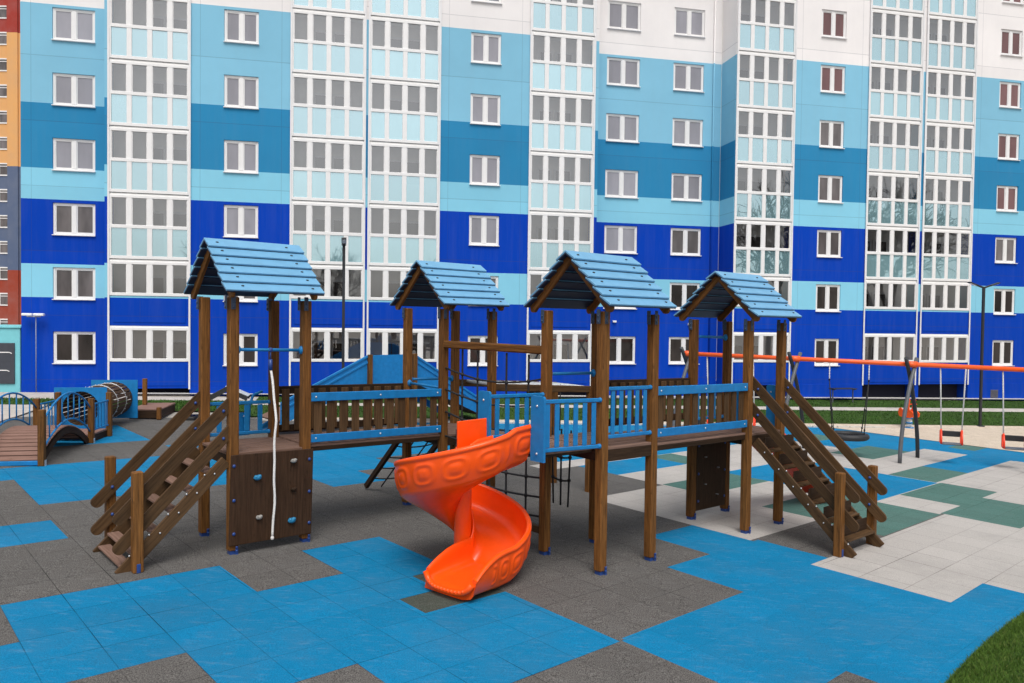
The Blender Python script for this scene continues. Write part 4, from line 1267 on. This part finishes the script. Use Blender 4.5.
make_swing('orange sided swing with a black guard at the right edge of the photo', -2.46, .50)
make_swing('swing on white ropes seen behind the left half of the rightmost tower', 5.0, .56)
make_swing('swing on white ropes seen between the right posts of the rightmost tower', 3.72, .56)
def nest():
    r = empty('nest_swing', swl(1.53, 0), SWR, label='round black net nest swing hanging low over the blue tiles', cat='swing')
    rr_ = .47; zc = .54
    m = MB(); m.tube([(rr_*math.cos(2*math.pi*k/32), rr_*math.sin(2*math.pi*k/32), zc) for k in range(32)], .085, 10, closed=True); m.build('ring', RUBBER, r)
    m = MB()
    for k in range(-3, 4):
        x = k*.115; h = math.sqrt(max(.01, (rr_-.03)**2-x*x))
        m.tube([(x, -h, zc), (x, 0, zc-.07), (x, h, zc)], .012, 6); m.tube([(-h, x, zc), (0, x, zc-.07), (h, x, zc)], .012, 6)
    m.build('net', BLACK, r)
    for sx in (-1, 1):
        top = Vector((sx*.50, 0, ZBEAM-.06)); knot = Vector((sx*.50, 0, ZBEAM-.52))
        m = MB(); chain(m, top, knot, n=12); m.tube([top, knot], .012, 6); m.build('chain', ROPEW, r)
        for sy in (-1, 1):
            m = MB(); e = Vector((sx*rr_*.80, sy*rr_*.62, zc+.06)); m.tube([knot, e], .013, 6)
            for f in (.0, .55, .9): m.blob(knot.lerp(e, f), (.026, .026, .04), nu=6, nv=4)
            m.build('rope', BLACK, r)
nest()
# spring rocker on the sand
def rocker():
    p = Vector((14.78, 28.0)) 
    r = empty('spring_rocker', (p.x, p.y, zg(p.x, p.y)), -1.35, label='small orange spring rocker with a blue and white coil standing on the sand', cat='spring rocker')
    m = MB()
    pts = []
    for k in range(97):
        a = 2*math.pi*k/16; pts.append((.085*math.cos(a), .085*math.sin(a), .04+.32*k/96))
    m.tube(pts, .022, 7); m.build('spring', LIGHTMETAL, r)
    m = MB(); m.tube([(0, 0, .36), (0, 0, .40)], .12, 14); m.tube([(0, 0, .18), (0, 0, .235)], .118, 14); m.tube([(0, 0, 0), (0, 0, .045)], .16, 14); m.build('spring_plate', BLUE, r)
    poly = [(-.36, .42), (-.20, .40), (.18, .40), (.34, .46), (.36, .58), (.26, .66), (.14, .70), (.12, .86), (.16, 1.06), (.10, 1.16), (-.01, 1.15), (-.03, 1.02), (.0, .84), (-.04, .70), (-.18, .66), (-.30, .74), (-.40, .70), (-.42, .54)]
    for y in (-.14, .11):
        m = MB()
        m.prism(poly, (0, y, 0), (1, 0, 0), (0, 0, 1), (0, 1, 0), .03); m.build('side_panel', ORANGEP, r)
    m = MB(); m.box(-.18, .10, -.10, .10, .60, .635, .01); m.build('seat', ORANGEP, r)
    m = MB(); m.tube([(.06, -.26, .90), (.06, .26, .90)], .018, 8); m.build('handle', REDOR, r)
    m = MB(); m.tube([(-.05, -.26, .44), (-.05, .26, .44)], .018, 8); m.build('footrest', REDOR, r)
rocker()
# bench by the wall
def bench():
    t, d = 14.25, -.75; p = td2w(t, d)
    r = empty('bench', (p.x, p.y, zg(p.x, p.y)), FA, label='low dark bench on the lawn against the blue wall', cat='bench')
    m = MB()
    for k in range(4): m.box(-.56, .56, -.20+.105*k, -.105+.105*k, .60, .635, .006)
    m.build('seat', DARKMETAL, r)
    for x in (-.48, .48):
        m = MB(); m.box(x-.02, x+.02, -.18, .18, .565, .598, .004); m.box(x-.02, x+.02, -.02, .02, .0, .565, .004); m.build('leg', GREYMETAL, r)
bench()
# lamp posts
def lamp_post(x, y, hgt, rz, label):
    r = empty('lamp_post', (x, y, zg(x, y)), rz, label=label, cat='lamp post', group='tall black lamp posts in front of the block')
    m = MB(); m.box(-.045, .045, -.045, .045, 0, hgt, .01); m.box(-.12, .12, -.12, .12, -.02, .03, .01); m.build('pole', DARKMETAL, r)
    for sg in (-1, 1):
        m = MB(); m.bar((sg*.02, 0, hgt-.04), (sg*.30, 0, hgt+.05), .08, .06, ch=.01); m.build('arm', DARKMETAL, r)
        m = MB(); m.bar((sg*.26, 0, hgt+.035), (sg*.66, 0, hgt+.16), .15, .05, ch=.012); h = m.build('lamp_head', DARKMETAL, r)
        g = MB(); g.bar((sg*.34, 0, hgt+.03), (sg*.62, 0, hgt+.118), .11, .008, ch=.002); g.build('lens', LAMPW, h)
    return r
lp = td2w(17.70, -4.35); lamp_post(lp.x, lp.y, 5.42, FA-.05, 'black lamp post with two spread arms on the sand by the right hand swings')
lp = td2w(-6.46, -4.55); lamp_post(lp.x, lp.y, 5.55, R(102.6), 'black lamp post seen end on between the two left roofs')
POLEM = plain('pole_metal', (.22, .25, .34), .5)
def pole_lamp():
    p = td2w(-17.35, D1-.25)
    r = empty('street_lamp', (p.x, p.y, zg(p.x, p.y)), FA, label='slim pale pole with a small white double floodlight before the blue wall', cat='street lamp')
    m = MB(); m.tube([(0, 0, 0), (0, 0, 2.78)], .017, 8); m.build('pole', POLEM, r)
    m = MB(); m.tube([(-.30, 0, 2.74), (.16, 0, 2.74)], .018, 8); m.build('arm', LIGHTMETAL, r)
    for x in (-.26, .12):
        m = MB(); m.box(x-.17, x+.17, -.14, .05, 2.765, 2.86, .02); m.build('lamp_head', LAMPW, r)
pole_lamp()


# bare trees behind and beside the viewpoint: the glass of the block mirrors them
BARK = plain('bark', (.045, .036, .030), .85, .25, 8)
def bare_tree(seed, hgt):
    rnd = random.Random(seed); m = MB()
    r = empty('bare_tree', (0, 0, 0), 0)
    def grow(p, d, ln, rad, lev, mb):
        pts = [p]; q = p.copy(); dd = d.copy()
        for k in range(4):
            dd = (dd+Vector((rnd.gauss(0, .12), rnd.gauss(0, .12), rnd.gauss(.04, .08)))).normalized(); q = q+dd*(ln/4); pts.append(q.copy())
        mb.tube(pts, [rad*(1-.14*k) for k in range(5)], 5 if lev else 9, cap=False)
        if lev >= 4: return
        for k in range(rnd.choice((4, 5)) if lev else 8):
            i = rnd.randint(1 if lev else 2, 4); a = rnd.uniform(0, 6.28)
            side = dd.cross(Vector((math.cos(a), math.sin(a), .3))).normalized()
            nd = (dd*rnd.uniform(.5, 1)+side*rnd.uniform(.5, .95)+Vector((0, 0, .15))).normalized()
            grow(pts[i], nd, ln*rnd.uniform(.55, .75), rad*.58, lev+1, mb)
    t = MB(); pts = [Vector((0, 0, -.2)), Vector((.05, 0, hgt*.15)), Vector((0, .05, hgt*.32))]
    t.tube(pts, [hgt*.018, hgt*.014, hgt*.012], 10); t.build('trunk', BARK, r)
    c = MB(); grow(pts[-1], Vector((0, 0, 1)), hgt*.34, hgt*.017, 0, c); c.build('crown', BARK, r)
    return r
TR = [(44, 9, 17), (36.5, 6, 16), (31, 10.5, 15.5), (50, 6, 18), (40, 14, 15), (-9, -15, 10.5), (2.5, -17, 10), (12, -14, 9.5)]
tp = [bare_tree(5, 14), bare_tree(9, 14)]
for n, (x, y, hh) in enumerate(TR):
    o = tp[n] if n < 2 else dup(tp[n % 2])
    tag(o, 'leafless tree standing on the near side of the playground, mirrored in the loggia glass', 'tree', 'bare trees mirrored in the glass')
    o.location = (x, y, zg(x, y)); o.rotation_euler = (0, 0, n*1.9); o.scale = (hh/14,)*3

# ------------------------------------------------------------------ sky, sun, camera
w = bpy.data.worlds.new('World'); scn.world = w; w.use_nodes = True
nt = w.node_tree; bg = nt.nodes['Background']
sky = nt.nodes.new('ShaderNodeTexSky'); sky.sky_type = 'NISHITA'; sky.sun_disc = False
SUN_EL, SUN_AZ = R(59), R(174)          # azimuth clockwise from +Y: behind the camera, a little to the right
sky.sun_elevation = SUN_EL; sky.sun_rotation = SUN_AZ
sky.air_density = 1.0; sky.dust_density = 4.0; sky.ozone_density = 1.0
hs = nt.nodes.new('ShaderNodeHueSaturation'); hs.inputs['Saturation'].default_value = .22
nt.links.new(sky.outputs[0], hs.inputs['Color']); nt.links.new(hs.outputs[0], bg.inputs[0])
bg.inputs[1].default_value = .135
sl = bpy.data.lights.new('sun', 'SUN'); sl.energy = 1.5; sl.angle = R(30); sl.color = (1, .965, .92)
so = bpy.data.objects.new('sun', sl); COL.objects.link(so)
so.rotation_euler = (math.pi/2-SUN_EL, 0, math.pi-SUN_AZ)
so.location = (10, -20, 40)

cam = bpy.data.cameras.new('camera'); co = bpy.data.objects.new('camera', cam); COL.objects.link(co)
f, pit, rol = 756.47, .0243, .0122
cam.sensor_width = 36; cam.sensor_fit = 'HORIZONTAL'; cam.lens = f/1024*36; cam.clip_end = 2000; cam.clip_start = .05
co.location = (0, 0, 3.2)
co.matrix_world = Matrix.Translation((0, 0, 3.2)) @ Matrix.Rotation(math.pi/2-pit, 4, 'X') @ Matrix.Rotation(rol, 4, 'Z')
scn.camera = co
scn.view_settings.view_transform = 'Standard'; scn.view_settings.look = 'None'; scn.view_settings.gamma = 1
scn.view_settings.exposure = 0.20
scn.render.resolution_x = 1024; scn.render.resolution_y = 683
